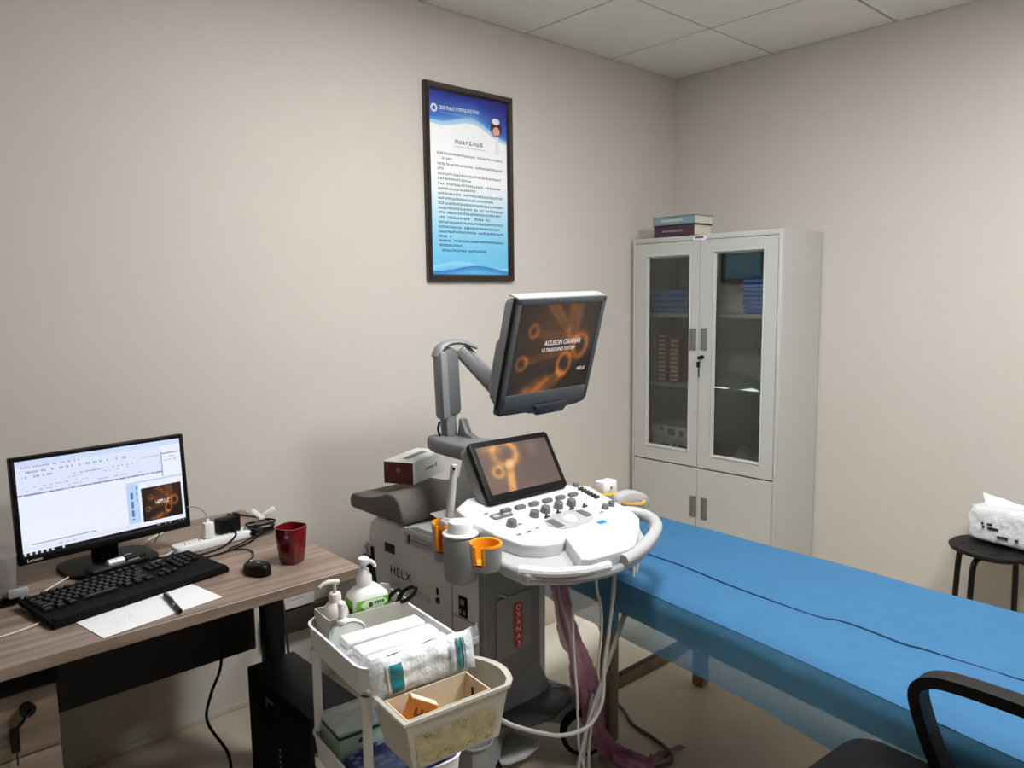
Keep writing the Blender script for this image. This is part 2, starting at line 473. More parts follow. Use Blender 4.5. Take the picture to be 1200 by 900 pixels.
rows = [(0.335, 0.07, 0.93), (0.362, 0.07, 0.26), (0.392, 0.07, 0.94), (0.418, 0.07, 0.16), (0.446, 0.07, 0.92), (0.472, 0.07, 0.50),
        (0.500, 0.07, 0.94), (0.526, 0.07, 0.60), (0.553, 0.07, 0.94), (0.579, 0.07, 0.80), (0.606, 0.07, 0.94), (0.632, 0.07, 0.94), (0.657, 0.07, 0.92),
        (0.684, 0.07, 0.75), (0.710, 0.07, 0.93), (0.736, 0.07, 0.88), (0.762, 0.07, 0.93), (0.788, 0.07, 0.25), (0.812, 0.07, 0.94), (0.838, 0.07, 0.38), (0.866, 0.10, 0.70)]
for v, a, b in rows:
    u = a + 0.03
    while u < b:
        if random.random() > 0.06: glyph(tx, u, v, 0.0105)
        u += 0.0265
obj('body_text', tx, M['ink'], pr, smooth=0, normals=False)
tt = MB(); u = 0.33
while u < 0.69: glyph(tt, u, 0.262, 0.018, -0.0093); u += 0.046
for q in range(26): glyph(tt, 0.31 + q * 0.0158, 0.288, 0.0045, -0.0093)
obj('heading', tt, M['ink'], pr, smooth=0, normals=False)
lg = MB(); u = 0.145
while u < 0.61: glyph(lg, u, 0.092 - 0.02 * (u - 0.14), 0.017, -0.0094); u += 0.0385
for q in range(30): glyph(lg, 0.145 + q * 0.0158, 0.117, 0.004, -0.0094)
hx, hz = ix0 + 0.062 * PWid, iz1 - 0.098 * PHei
for q in range(6):
    a0, a1 = q * PI / 3 + 0.04, (q + 1) * PI / 3 - 0.04
    P = [(hx + r * math.cos(a), -0.0094, hz + r * math.sin(a)) for r, a in ((0.010, a0), (0.019, a0), (0.019, a1), (0.010, a1))]
    lg.add(P, [(0, 1, 2, 3)])
obj('logo_and_title', lg, M['paper'], pr, smooth=0, normals=False)
def disc(mb, u, v, ru, rv, y, n=20):
    x = ix0 + u * PWid; z = iz1 - v * PHei
    mb.add([(x + ru * math.cos(2 * PI * k / n), y, z + rv * math.sin(2 * PI * k / n)) for k in range(n)], [list(range(n))])
fg = MB(); disc(fg, 0.855, 0.152, 0.033, 0.038, -0.0090); obj('figure_hair', fg, mat('print_dark_hair', (60, 32, 40), 0.5), pr, smooth=0)
fg = MB(); disc(fg, 0.855, 0.172, 0.021, 0.022, -0.0093); obj('figure_face', fg, mat('print_skin', (226, 168, 156), 0.5), pr, smooth=0)
fg = MB(); disc(fg, 0.85, 0.114, 0.023, 0.014, -0.0094); obj('figure_cap', fg, M['paper'], pr, smooth=0)
fg = MB()
x = ix0 + 0.865 * PWid
for v0, v1, w0, w1 in ((0.190, 0.300, 0.016, 0.024),):
    z0, z1 = iz1 - v0 * PHei, iz1 - v1 * PHei
    fg.add([(x - w0 / 2, -0.0093, z0), (x + w0 / 2, -0.0093, z0), (x + w1 / 2, -0.0093, z1), (x - w1 / 2, -0.0093, z1)], [(0, 1, 2, 3)])
obj('figure_uniform', fg, M['paper'], pr, smooth=0, normals=False)

# ------------------------------------------------------------------ tall filing cabinet
CX, CY0, CY1, CH = -0.40, -0.894, -0.026, 1.812
cb = thing('filing_cabinet', 'tall pale grey steel cabinet with two glazed doors in the room corner', 'cabinet', (CX / 2, (CY0 + CY1) / 2, 0))
body = MB(); t = 0.02
XB = -0.008; XF = CX + 0.022
cyc = (CY0 + CY1) / 2; cw = CY1 - CY0; cxm = (XF + XB) / 2; cd = XB - XF
body.box((cxm, CY0 + t / 2, CH / 2), (cd, t, CH), 0.002, 1).box((cxm, CY1 - t / 2, CH / 2), (cd, t, CH), 0.002, 1)
body.box((cxm, cyc, CH - t / 2), (cd, cw - 2 * t, t)).box((cxm, cyc, 0.05), (cd, cw - 2 * t, 0.1)).box((XB - t / 2, cyc, CH / 2), (t, cw - 2 * t, CH - t))
body.box((cxm, cyc, 0.645), (cd, cw - 2 * t, 0.03))
# front surround: side stiles and the lip above the doors
body.box((CX + 0.010, CY0 + 0.008, CH / 2), (0.026, 0.016, CH), 0.003).box((CX + 0.010, CY1 - 0.008, CH / 2), (0.026, 0.016, CH), 0.003)
body.box((CX + 0.010, cyc, CH - 0.013), (0.026, cw - 0.03, 0.026), 0.003).box((CX + 0.012, cyc, 0.05), (0.02, cw - 0.03, 0.1), 0.003)
obj('body', body, M['cabgrey'], cb)
for z, nm in ((1.403, 0), (1.03, 0)):
    obj('shelf', MB().box((cxm + 0.01, cyc, z), (cd - 0.05, cw - 2 * t - 0.004, 0.022), 0.002, 1), M['cabgrey'], cb)
YM = -0.452
def door(y0, y1, z0, z1, window, handle_y, hz, hh, lab):
    d = MB(); th = 0.022; x = CX - 0.002 + th / 2; ym, zm = (y0 + y1) / 2, (z0 + z1) / 2
    if window:
        wy0, wy1, wz0, wz1 = window
        # thick moulded frame around the pane, chamfered towards the glass
        O = [(y0, z0), (y1, z0), (y1, z1), (y0, z1)]; I = [(wy0, wz0), (wy1, wz0), (wy1, wz1), (wy0, wz1)]
        J = [(wy0 - 0.014, wz0 - 0.014), (wy1 + 0.014, wz0 - 0.014), (wy1 + 0.014, wz1 + 0.014), (wy0 - 0.014, wz1 + 0.014)]
        K = [(wy0 - 0.010, wz0 - 0.010), (wy1 + 0.010, wz0 - 0.010), (wy1 + 0.010, wz1 + 0.010), (wy0 - 0.010, wz1 + 0.010)]
        xf, xb = CX - 0.002, CX + 0.02
        L = [[(xb, *p) for p in O], [(xf, *p) for p in O], [(xf, *p) for p in J], [(xf - 0.005, *p) for p in K], [(xf + 0.012, *p) for p in I], [(xb, *p) for p in I]]
        vs = [p for l in L for p in l]; fs = []
        for k in range(6):
            k2 = (k + 1) % 6
            for q in range(4): fs.append((k * 4 + q, k * 4 + (q + 1) % 4, k2 * 4 + (q + 1) % 4, k2 * 4 + q))
        d.add(vs, fs)
    else:
        d.box((x, ym, zm), (th, y1 - y0, z1 - z0), 0.003)
    o = obj('door', d, M['cabgrey'], cb, smooth=20)
    if window:
        obj('glass_pane', MB().box((CX + 0.012, (wy0 + wy1) / 2, (wz0 + wz1) / 2), (0.004, wy1 - wy0, wz1 - wz0)), M['glass'], o, smooth=0, label='clear glass pane')
    h = MB(); fw = 0.036
    h.box((CX - 0.004, handle_y - fw / 2 + 0.003, hz), (0.006, 0.006, hh), 0.001, 1).box((CX - 0.004, handle_y + fw / 2 - 0.003, hz), (0.006, 0.006, hh), 0.001, 1)
    h.box((CX - 0.004, handle_y, hz + hh / 2 - 0.004), (0.006, fw, 0.008), 0.001, 1).box((CX - 0.004, handle_y, hz - hh / 2 + 0.004), (0.006, fw, 0.008), 0.001, 1)
    h.box((CX - 0.0025, handle_y, hz), (0.002, fw - 0.008, hh - 0.012)); h.box((CX - 0.005, handle_y + 0.007, hz), (0.003, 0.008, hh - 0.02), 0.001, 1)
    obj('handle', h, M['steel'], o, label='recessed steel pull')
    return o
DZ = 0.618
dl = door(YM + 0.0015, CY1 - 0.018, DZ + 0.004, CH - 0.028, (-0.385, -0.130, 0.705, 1.705), -0.418, 1.285, 0.112, '')
dr = door(CY0 + 0.018, YM - 0.0015, DZ + 0.004, CH - 0.028, (-0.796, -0.543, 0.700, 1.712), -0.483, 1.288, 0.112, '')
door(YM + 0.0015, CY1 - 0.018, 0.105, DZ - 0.004, None, -0.433, 0.41, 0.11, '')
door(CY0 + 0.018, YM - 0.0015, 0.105, DZ - 0.004, None, -0.500, 0.408, 0.112, '')
lk = MB(); lk.cyl((CX - 0.002, -0.476, 1.196), (CX - 0.018, -0.476, 1.196), 0.010, n=16).cyl((CX - 0.018, -0.476, 1.196), (CX - 0.034, -0.474, 1.193), 0.007, 0.009)
lk.box((CX - 0.03, -0.470, 1.160), (0.008, 0.018, 0.03), 0.003).box((CX - 0.03, -0.474, 1.120), (0.002, 0.006, 0.05))
obj('lock', lk, M['black'], dr, label='black lock with hanging key')
pl = MB().box((CX - 0.006, YM + 0.001, CH - 0.02), (0.006, 0.075, 0.022), 0.002)
obj('maker_plate', pl, M['white'], cb); obj('plate_mark', MB().box((CX - 0.0095, YM + 0.001, CH - 0.014), (0.001, 0.05, 0.007)), M['ink'], cb)

# what stands in the cabinet (each a thing of its own)
def soft_stack(y0, y1, x0, x1, z, n, h, seed, lab, tilt=0):
    for k in range(n):
        zz = z + k * h + 0.001
        rnd = random.Random(seed + k); j = rnd.uniform(-0.012, 0.012)
        mb = MB()
        for q in range(2):
            mb.box(((x0 + x1) / 2 + rnd.uniform(-.008, .008), (y0 + y1) / 2 + j + rnd.uniform(-.006, .006), zz + h * (0.25 + 0.48 * q)), (x1 - x0, y1 - y0 - 0.01 * q, h * 0.47), h * 0.22, 3, rz=rnd.uniform(-0.05, 0.05))
        o = obj('folded_drape', mb, M['bluecloth'], loc=((x0 + x1) / 2, (y0 + y1) / 2, zz))
        tag(o, lab[k], 'folded cloth', 'folded blue drapes in the cabinet')
soft_stack(-0.345, -0.05, -0.33, -0.12, 1.415, 2, 0.063, 3, ['lower blue folded cloth on the top shelf behind the left glass door', 'upper blue folded cloth on the top shelf behind the left glass door'])
soft_stack(-0.86, -0.652, -0.33, -0.12, 1.415, 4, 0.042, 9, ['bottom blue folded pack behind the right glass door', 'second blue folded pack from the bottom behind the right glass door',
            'third blue folded pack from the bottom behind the right glass door', 'topmost blue folded pack behind the right glass door'])
k = 0
for cidx, (ya, yb) in enumerate(((-0.116, -0.186), (-0.196, -0.268))):
    n = 11 if cidx == 0 else 10
    for q in range(n):
        zz = 1.0415 + q * 0.0235
        ym = (ya + yb) / 2
        t = thing('medicine_box', ('%s red brown small box in the %s column behind the left glass door' % (
            ['lowest', 'second lowest', 'third lowest', 'fourth lowest', 'fifth lowest', 'sixth lowest', 'seventh lowest', 'eighth lowest', 'ninth lowest', 'tenth lowest', 'topmost'][q] if q < n - 1 else 'topmost',
            'left' if cidx == 0 else 'right')), 'box', (-0.27, ym, zz), 'red brown boxes stacked on the middle shelf')
        obj('carton', MB().box((-0.255, ym, zz + 0.0115), (0.10, 0.066, 0.0225), 0.001, 1), M['redbox'], t)
        obj('paper_label', MB().box((-0.3055, ym, zz + 0.0115), (0.001, 0.044, 0.011)), M['boxtan'], t)
for q, (z, lab) in enumerate(((0.661, 'lower flat white printed box at the bottom behind the left glass door'), (0.733, 'upper flat white printed box at the bottom behind the left glass door'))):
    t = thing('flat_carton', lab, 'box', (-0.24, -0.24, z), 'flat white boxes in the cabinet')
    obj('carton', MB().box((-0.23, -0.245 + 0.006 * q, z + 0.036), (0.19, 0.27, 0.07), 0.002, 1), M['whitematte'], t)
    mk = MB()
    for yy, w, h, dz in ((-0.17, 0.03, 0.02, 0.012), (-0.235, 0.045, 0.035, 0.0), (-0.30, 0.03, 0.035, -0.003)) if q else ((-0.20, 0.045, 0.008, 0), (-0.255, 0.016, 0.02, 0), (-0.31, 0.06, 0.008, 0)):
        mk.box((-0.3255, yy, z + 0.036 + dz), (0.001, w, h))
    obj('printing', mk, M['greyink'] if q else M['ink'], t, smooth=0)
def crumple(name, cx, cy, z, w, d, h, m, seed, thick=0.002):
    def fn(u, v):
        x = cx + (u - .5) * w; y = cy + (v - .5) * d
        e = min(1, 6 * min(u, 1 - u, v, 1 - v))
        return (x + 0.02 * noise.noise(Vector((u * 3, v * 3, seed))), y + 0.02 * noise.noise(Vector((v * 3, u * 3, seed + 5))), z + 0.003 + h * e * (0.5 + 0.5 * noise.noise(Vector((u * 4, v * 4, seed + 9)))))
    return MB().grid(fn, 14, 14, thick)
o = obj('document_bag', crumple('', -0.285, -0.64, 1.042, 0.22, 0.30, 0.075, M['whitematte'], 2.2), mat('pale_teal_sheet', (214, 234, 236), 0.4), loc=(-0.27, -0.63, 1.042))
tag(o, 'crumpled pale teal plastic sheet on the middle shelf behind the right glass door', 'plastic bag')
o = obj('loose_papers', crumple('', -0.26, -0.70, 0.662, 0.2, 0.30, 0.085, M['whitematte'], 7.7), M['whitematte'], loc=(-0.26, -0.70, 0.662))
tag(o, 'rumpled white papers at the bottom behind the right glass door', 'paper')

def book(y0, y1, x0, x1, z0, z1, cover, lab, title):
    t = thing('book', lab, 'book', ((x0 + x1) / 2, (y0 + y1) / 2, z0), 'books on top of the cabinet')
    c = 0.004
    mb = MB().box(((x0 + x1) / 2, (y0 + y1) / 2, z0 + c / 2), (x1 - x0, y1 - y0, c)).box(((x0 + x1) / 2, (y0 + y1) / 2, z1 - c / 2), (x1 - x0, y1 - y0, c))
    mb.box((x0 + c / 2, (y0 + y1) / 2, (z0 + z1) / 2), (c, y1 - y0, z1 - z0), 0.0015, 1)
    obj('cover', mb, cover, t)
    obj('pages', MB().box(((x0 + x1) / 2 + 0.002, (y0 + y1) / 2 , (z0 + z1) / 2), (x1 - x0 - 0.012, y1 - y0 - 0.008, z1 - z0 - 2 * c)), M['pages'], t)
    tm = MB(); rnd = random.Random(len(lab))
    y = y1 - 0.06
    while y > y0 + 0.07:
        tm.box((x0 - 0.0004, y, (z0 + z1) / 2), (0.0008, 0.006, 0.012 if rnd.random() > .3 else 0.008)); y -= 0.011
    obj('spine_title', tm, title, t, smooth=0)
book(-0.403, -0.150, -0.385, -0.225, 1.8135, 1.872, M['bookpurple'], 'dark purple thick book lying under the grey one on the cabinet', M['palegrey'])
book(-0.408, -0.146, -0.388, -0.222, 1.8735, 1.918, M['bookgrey'], 'blue grey book lying on top of the purple book on the cabinet', M['pages'])
# ------------------------------------------------------------------ wooden desk
DZT, DX1, DX0, DYF, DYB = 0.7546, -2.628, -4.15, -0.832, -0.012
DT = 0.030
dk = thing('desk', 'greyed oak office desk with black metal legs along the left wall', 'desk', ((DX0 + DX1) / 2, (DYF + DYB) / 2, 0))
obj('tabletop', MB().box(((DX0 + DX1) / 2, (DYF + DYB) / 2, DZT - DT / 2), (DX1 - DX0, DYB - DYF, DT), 0.002, 1), M['wood'], dk)
obj('modesty_panel', MB().box(((DX0 + DX1) / 2, -0.30, 0.54), (DX1 - DX0 - 0.2, 0.016, 0.36), 0.002, 1), mat('dark_panel', (20, 21, 23), 0.6), dk)
for (x, y) in ((-2.72, -0.42), (-4.05, -0.42)):
    lg = MB().box((x, y, (DZT - DT) / 2), (0.062, 0.05, DZT - DT - 0.002), 0.004)
    lg.box((x, y, 0.004), (0.07, 0.058, 0.008), 0.002)
    obj('leg', lg, M['blackmetal'], dk)
obj('rail', MB().box((-3.385, -0.09, 0.70), (1.27, 0.04, 0.046), 0.003).box((-2.72, -0.255, 0.70), (0.05, 0.28, 0.046), 0.003).box((-4.05, -0.41, 0.70), (0.05, 0.53, 0.046), 0.003), M['blackmetal'], dk)

pd = thing('drawer_pedestal', 'oak drawer pedestal with a keyed top drawer under the desk', 'drawer unit', (-3.60, -0.45, 0))
PXR, PXL, PYF = -3.383, -3.80, -0.742
obj('carcass', MB().box(((PXR + PXL) / 2, -0.42, 0.345), (PXR - PXL, 0.60, 0.61), 0.003).box(((PXR + PXL) / 2, -0.43, 0.668), (PXR - PXL + 0.012, 0.618, 0.03), 0.002), M['rubber'], pd)
dzs = [(0.500, 0.648), (0.27, 0.496), (0.05, 0.266)]
for q, (z0, z1) in enumerate(dzs):
    dr_ = obj('drawer', MB().box(((PXR + PXL) / 2, PYF + 0.010, (z0 + z1) / 2), (PXR - PXL, 0.018, z1 - z0), 0.002), M['woodv'], pd)
    if q == 0:
        kx, kz = -3.445, 0.612
        lk = MB().cyl((kx, PYF + 0.002, kz), (kx, PYF - 0.010, kz), 0.013, n=18)
        obj('lock', lk, M['black'], dr_, label='black drawer lock')
        ky = MB().lathe([(0.004, 0), (0.016, 0.002), (0.016, 0.008), (0.004, 0.01)], frame((kx, PYF - 0.012, kz), (1, 0, 0), (0, 0, 1)), 18)
        ky.tube([(kx - 0.002, PYF - 0.018, kz - 0.01), (kx - 0.016, PYF - 0.026, kz - 0.024), (kx - 0.026, PYF - 0.022, kz - 0.034), (kx - 0.014, PYF - 0.014, kz - 0.026)], 0.0028, 6, 5, closed=True)
        ky.box((kx - 0.028, PYF - 0.014, kz - 0.062), (0.018, 0.010, 0.058), 0.004)
        ky.box((kx - 0.027, PYF - 0.013, kz - 0.105), (0.003, 0.002, 0.034))
        obj('key', ky, M['black'], dr_, label='black headed keys hanging from the lock')

# ------------------------------------------------------------------ desktop monitor
mt = thing('computer_monitor', 'black desktop monitor showing a white report window on the oak desk', 'monitor', (-3.13, -0.28, DZT))
MA, MBv = Vector((-3.378, -0.352, 0)), Vector((-2.915, -0.302, 0))     # lower corners in plan
ex = (MBv - MA).normalized(); ez = Vector((0.0, 0.075, 1)).normalized(); en = ex.cross(ez)  # faces the chair
mw = (MBv - MA).length; mh = 0.289
c0 = MA + Vector((0, 0, 0.820))
def MP(u, v, d=0): return c0 + ex * (u * mw) + ez * ((1 - v) * mh) + en * d
F = frame(MP(0.5, 0.5, -0.006), ex, ez, en)
bz = MB().at(F)
bz.box((0, mh / 2 - 0.006, 0), (mw, 0.012, 0.024), 0.003).box((0, -mh / 2 + 0.011, 0), (mw, 0.022, 0.024), 0.003)
bz.box((-mw / 2 + 0.006, 0, 0), (0.012, mh - 0.002, 0.024), 0.003).box((mw / 2 - 0.006, 0, 0), (0.012, mh - 0.002, 0.024), 0.003)
obj('bezel', bz, M['black'], mt)
bk = MB().at(F); bk.box((0, 0, -0.010), (mw - 0.006, mh - 0.006, 0.014), 0.003).box((0, -0.01, -0.026), (mw * 0.6, mh * 0.62, 0.028), 0.01)
obj('back_cover', bk, M['black'], mt)
def vessel(u, v):
    """amber vessel rendering, the demo picture of the ultrasound screens"""
    I = 0.0
    def ringf(cx, cy, rx, ry, w, k):
        d = abs(math.hypot((u - cx) / rx, (v - cy) / ry) - 1) * min(rx, ry); return k * math.exp(-(d / w) ** 2)
    def stalk(a, b, w0, w1, k, hollow=0.6):
        d, t = segd(u, v, a, b); w = w0 + (w1 - w0) * t
        e = math.exp(-((d - w) / (0.45 * w)) ** 2); f = math.exp(-(d / (1.3 * w)) ** 3)
        return k * (e * 0.35 + f * 0.65)
    I += stalk((0.34, -0.05), (0.62, 0.30), 0.05, 0.03, 0.55) + stalk((0.68, -0.05), (0.70, 0.40), 0.07, 0.05, 0.6)
    I += ringf(0.20, 0.29, 0.050, 0.065, 0.018, 0.75) + stalk((0.24, 0.31), (0.70, 0.43), 0.035, 0.05, 0.35)
    I += ringf(0.12, 0.645, 0.058, 0.07, 0.020, 0.7) + stalk((0.17, 0.63), (0.62, 0.54), 0.03, 0.035, 0.42)
    I += ringf(0.82, 0.50, 0.085, 0.13, 0.030, 0.85) + ringf(0.65, 0.70, 0.080, 0.125, 0.022, 1.0)
    I += stalk((0.62, 0.80), (0.34, 1.02), 0.035, 0.05, 0.6) + stalk((0.68, 0.83), (0.50, 1.0), 0.02, 0.02, 0.5)
    for (cx, cy, r) in ((0.36, 0.93, 0.08), (0.22, 0.98, 0.07), (0.46, 0.86, 0.05)): I += 0.8 * math.exp(-((math.hypot(u - cx, (v - cy)) / r) ** 2))
    I *= 0.80 + 0.3 * noise.noise(Vector((u * 9, v * 9, 1.3)))
    bg = mixc((30, 24, 22), (70, 48, 34), math.exp(-((u - .5) ** 2 + (v - .3) ** 2) * 5))
    c = mixc(bg, (176, 102, 42), min(1, I)); return mixc(c, (220, 160, 96), max(0, I - 1.0) * 0.6)
def h1(a, b): 
    return (math.sin(a * 127.1 + b * 311.7) * 43758.5453) % 1.0
def desk_ui(u, v):
    c = [236, 240, 255]
    if v < 0.06: c = [206, 220, 250]
    elif v < 0.37 and u < 0.87: c = [222, 230, 253]
    def marks(v0, hgt, a, b, step, dark, p):
        if v0 <= v <= v0 + hgt and a < u < b:
            q = int(u / step)
            return h1(q, v0) < p and (u / step - q) < 0.8
        return False
    if marks(0.065, 0.016, 0.02, 0.36, 0.012, 0, .7): c = [166, 176, 206]
    if marks(0.115, 0.020, 0.02, 0.68, 0.014, 0, .5): c = [158, 170, 206]
    if marks(0.165, 0.02, 0.03, 0.20, 0.012, 0, .7): c = [160, 170, 204]
    if marks(0.205, 0.012, 0.30, 0.70, 0.011, 0, .45): c = [176, 184, 206]
    if marks(0.235, 0.012, 0.06, 0.66, 0.011, 0, .35): c = [186, 192, 212]
    if marks(0.28, 0.012, 0.03, 0.40, 0.013, 0, .4): c = [180, 176, 200]
    if marks(0.315, 0.012, 0.03, 0.75, 0.013, 0, .28): c = [170, 178, 206]
    if marks(0.16, 0.012, 0.74, 0.86, 0.010, 0, .8): c = [220, 186, 170]
    if 0.355 < v < 0.372 and u < 0.865: c = [126, 136, 168] if h1(int(u * 80), 3) < .7 else [176, 186, 212]
    if abs(u - 0.868) < 0.003 and 0.13 < v < 0.42: c = [150, 160, 196]
    if u > 0.87 and 0.145 < v < 0.16: c = [120, 134, 176]
    if marks(0.19, 0.014, 0.885, 0.97, 0.012, 0, .6): c = [176, 186, 214]
    if marks(0.225, 0.014, 0.885, 0.97, 0.012, 0, .5): c = [186, 194, 218]
    if 0.43 < v < 0.45 and u > 0.62: c = [186, 206, 240]
    if 0.62 < u < 0.70 and 0.45 < v < 0.955:
        c = [184, 212, 248]
        if 0.645 < u < 0.662 and 0.50 < v < 0.86 and h1(int(v * 40), 9) < .6: c = [96, 120, 176]
        if 0.68 < u < 0.69 and 0.48 < v < 0.66 and h1(int(v * 46), 5) < .6: c = [110, 130, 180]
    if 0.715 < u < 0.985 and 0.52 < v < 0.915:
        if u < 0.722 or u > 0.978 or v < 0.53 or v > 0.905: c = [20, 22, 26]
        else:
            c = vessel((u - 0.722) / 0.256, (v - 0.53) / 0.375)
            if 0.80 < u < 0.90 and 0.685 < v < 0.73 and h1(int(u * 200), int(v * 90)) < .6: c = [226, 206, 186]
    if 0.88 < v < 0.892 and 0.05 < u < 0.42: c = [150, 156, 178]
    if 0.90 < v < 0.955 and u < 0.70: c = [226, 232, 250]
    if 0.925 < v < 0.935 and 0.04 < u < 0.3 and h1(int(u * 50), 2) < .5: c = [176, 180, 200]
    if v > 0.962:
        c = [14, 15, 20]
        q = u / 0.03
        if v < 0.99 and u < 0.24 and 0.2 < q - int(q) < 0.65 and h1(int(q), 4) < .8: c = [210, 214, 220]
        if u > 0.80 and 0.97 < v < 0.985 and h1(int(u * 90), 6) < .5: c = [130, 132, 140]
    return c
su0, su1, sv0, sv1 = 0.012 / mw, 1 - 0.012 / mw, 0.012 / mh, 1 - 0.021 / mh
P0, P1, P2 = MP(su0, sv0, 0.0015), MP(su1, sv0, 0.0015), MP(su0, sv1, 0.0015)
paint_plane('screen', P0, P1 - P0, P2 - P0, 300, 180, desk_ui, M['screen_emit'], mt)['label'] = 'lit display with a white report window'
Fm = frame(MP(0.0, 1.0, 0.0065) + ex * 0.018 + ez * 0.006, ex, ez, en)
text_mesh('maker_name', 'Lenovo', 0.0125, Fm, M['pages'], mt)
st = MB()
sc_ = MP(0.5, 1, -0.03)
st.beam([sc_ + Vector((0, 0.02, 0.12)), sc_ + Vector((0, 0.035, -0.055))], 0.07, 0.025, (0, 1, 0), 0.006)
obj('stand_neck', st, M['black'], mt)
Fb = frame((sc_.x + 0.002, sc_.y + 0.006, DZT + 0.0008), ex, Vector((0, 0, 1)).cross(ex))
bs = MB().prism(rrect(0.25, 0.19, 0.06, 8), 0.012, Fb, 0.004)
obj('stand_base', bs, M['black'], mt)

# little black gadget and silver cap on the monitor base
gx, gy = -3.16, -0.397
gt = thing('card_reader', 'small black gadget with a silver cap in front of the monitor base', 'gadget', (gx, gy, DZT + 0.001))
g = MB().at(Matrix.Translation((gx, gy, DZT + 0.02)) @ Matrix.Rotation(0.2, 4, 'Z'))
g.box((0.01, 0, -0.002), (0.17, 0.045, 0.034), 0.010, 3).box((0.055, 0.0, 0.016), (0.06, 0.035, 0.012), 0.005)
obj('case', g, M['black'], gt)
g = MB().at(Matrix.Translation((gx, gy, DZT + 0.038)) @ Matrix.Rotation(0.2, 4, 'Z'))
g.cyl((-0.025, -0.012, 0), (0.022, -0.012, 0), 0.011, n=18, bev=0.003)
obj('silver_cap', g, mat('silver_plastic', (206, 206, 206), 0.3, metal=0.4), gt, label='silver cylindrical cap')
g = MB().at(Matrix.Translation((gx, gy, DZT + 0.038)) @ Matrix.Rotation(0.2, 4, 'Z'))
g.box((0.045, -0.017, -0.004), (0.034, 0.006, 0.003), 0.001).box((0.045, 0.012, 0.004), (0.022, 0.005, 0.003), 0.001).box((-0.06, -0.012, -0.012), (0.024, 0.006, 0.003), 0.001)
obj('trim', g, M['palegrey'], gt)

# grey tub at the left edge of the desk
tb = thing('plastic_tub', 'grey translucent plastic tub at the left edge beside the monitor', 'container', (-3.475, -0.40, DZT))
Ft = Matrix.Translation((-3.475, -0.40, DZT + 0.001))
tubm = mat('grey_translucent', (128, 126, 122), 0.35, alpha=0.85)
o_ = rrect(0.15, 0.11, 0.03); i_ = rrect(0.166, 0.124, 0.035)
obj('body', MB().prism(o_, 0.125, Ft, 0.003, taper=i_), tubm, tb)
obj('foot', MB().prism(rrect(0.17, 0.12, 0.03), 0.022, Ft, 0.005), M['black'], tb)
obj('clip', MB().box((-3.402, -0.470, DZT + 0.034), (0.045, 0.014, 0.022), 0.004), M['palegrey'], tb)

# ------------------------------------------------------------------ keyboard
ka = math.radians(11.2)
KF = Matrix.Translation((-3.166, -0.553, DZT + 0.001)) @ Matrix.Rotation(ka, 4, 'Z') @ Matrix.Rotation(math.radians(3.0), 4, 'X')
kt = thing('keyboard', 'black full size keyboard on the desk in front of the monitor', 'keyboard', (-3.166, -0.553, DZT))
kb = MB().at(KF)
kb.prism([(-.229, -.104), (.229, -.104), (.232, -.09), (.228, .10), (-.228, .10), (-.232, -.09)], 0.018, Matrix.Translation((0, 0, 0.004)), 0.006)
for sx in (-.19, .19): kb.box((sx, 0.085, 0.0), (0.03, 0.02, 0.010), 0.002)
obj('case', kb, M['rubber'], kt)
obj('wrist_rest', MB().at(KF).box((0, -0.090, 0.023), (0.45, 0.026, 0.006), 0.002), M['rubber'], kt)
key0 = None; nk = 0
def key(x, y, w):
    global key0, nk
    if key0 is None:
        k = MB().prism([(-.008, -.008), (.008, -.008), (.008, .008), (-.008, .008)], 0.008, Matrix.Identity(4), 0.0015, 1, taper=[(-.0064, -.006), (.0064, -.006), (.0064, .0068), (-.0064, .0068)])
        key0 = obj('key', k, M['black'], kt)
        for v in key0.data.vertices: v.co += root_loc(kt)
        k = key0
    else:
        k = key0.copy(); COL.objects.link(k); k.parent = kt
    k.matrix_local = Matrix.Translation(-Vector(kt.location)) @ KF @ Matrix.Translation((x, y, 0.0222)) @ Matrix.Diagonal((w, 1, 1, 1))
    nk += 1
PX = 0.0186
x_l = -0.222 + 0.009
for r in range(6):
    y = 0.078 - r * 0.0192 - (0.006 if r else 0)
    if r == 0:
        for q in (0, 2, 3, 4, 5, 6.6, 7.6, 8.6, 9.6, 11.2, 12.2, 13.2, 14.2): key(x_l + q * PX, y, 1.0)
    elif r < 5:
        st_ = [1.0, 1.4, 1.7, 2.1][r - 1]; cnt = [13, 12, 11, 10][r - 1]
        key(x_l + (st_ - 1) * PX / 2, y, st_)
        for q in range(cnt): key(x_l + (st_ + q) * PX, y, 1.0)
        rest = 15.0 - st_ - cnt
        key(x_l + (st_ + cnt + rest / 2 - 0.5) * PX, y, rest)
    else:
        xx = 0
        for w in (1.4, 1.2, 1.2, 5.8, 1.2, 1.2, 1.4):
            key(x_l + (xx + w / 2 - .5) * PX, y, w); xx += w + 0.25
nav = x_l + 15.55 * PX
for r in (1, 2):
    for q in range(3): key(nav + q * PX, 0.072 - r * 0.0192, 1.0)
for q in range(3): key(nav + q * PX, 0.072 - 5 * 0.0192, 1.0)
key(nav + PX, 0.072 - 4 * 0.0192, 1.0)
npad = nav + 3.45 * PX
for r in range(1, 6):
    for q in range(4):
        if npad + q * PX < 0.226 and nk < 98: key(npad + q * PX, 0.072 - r * 0.0192, 1.0)
obj('lettering_strip', MB().at(KF).box((0.12, 0.083, 0.0224), (0.03, 0.003, 0.0006)), M['greyink'], kt, smooth=0)

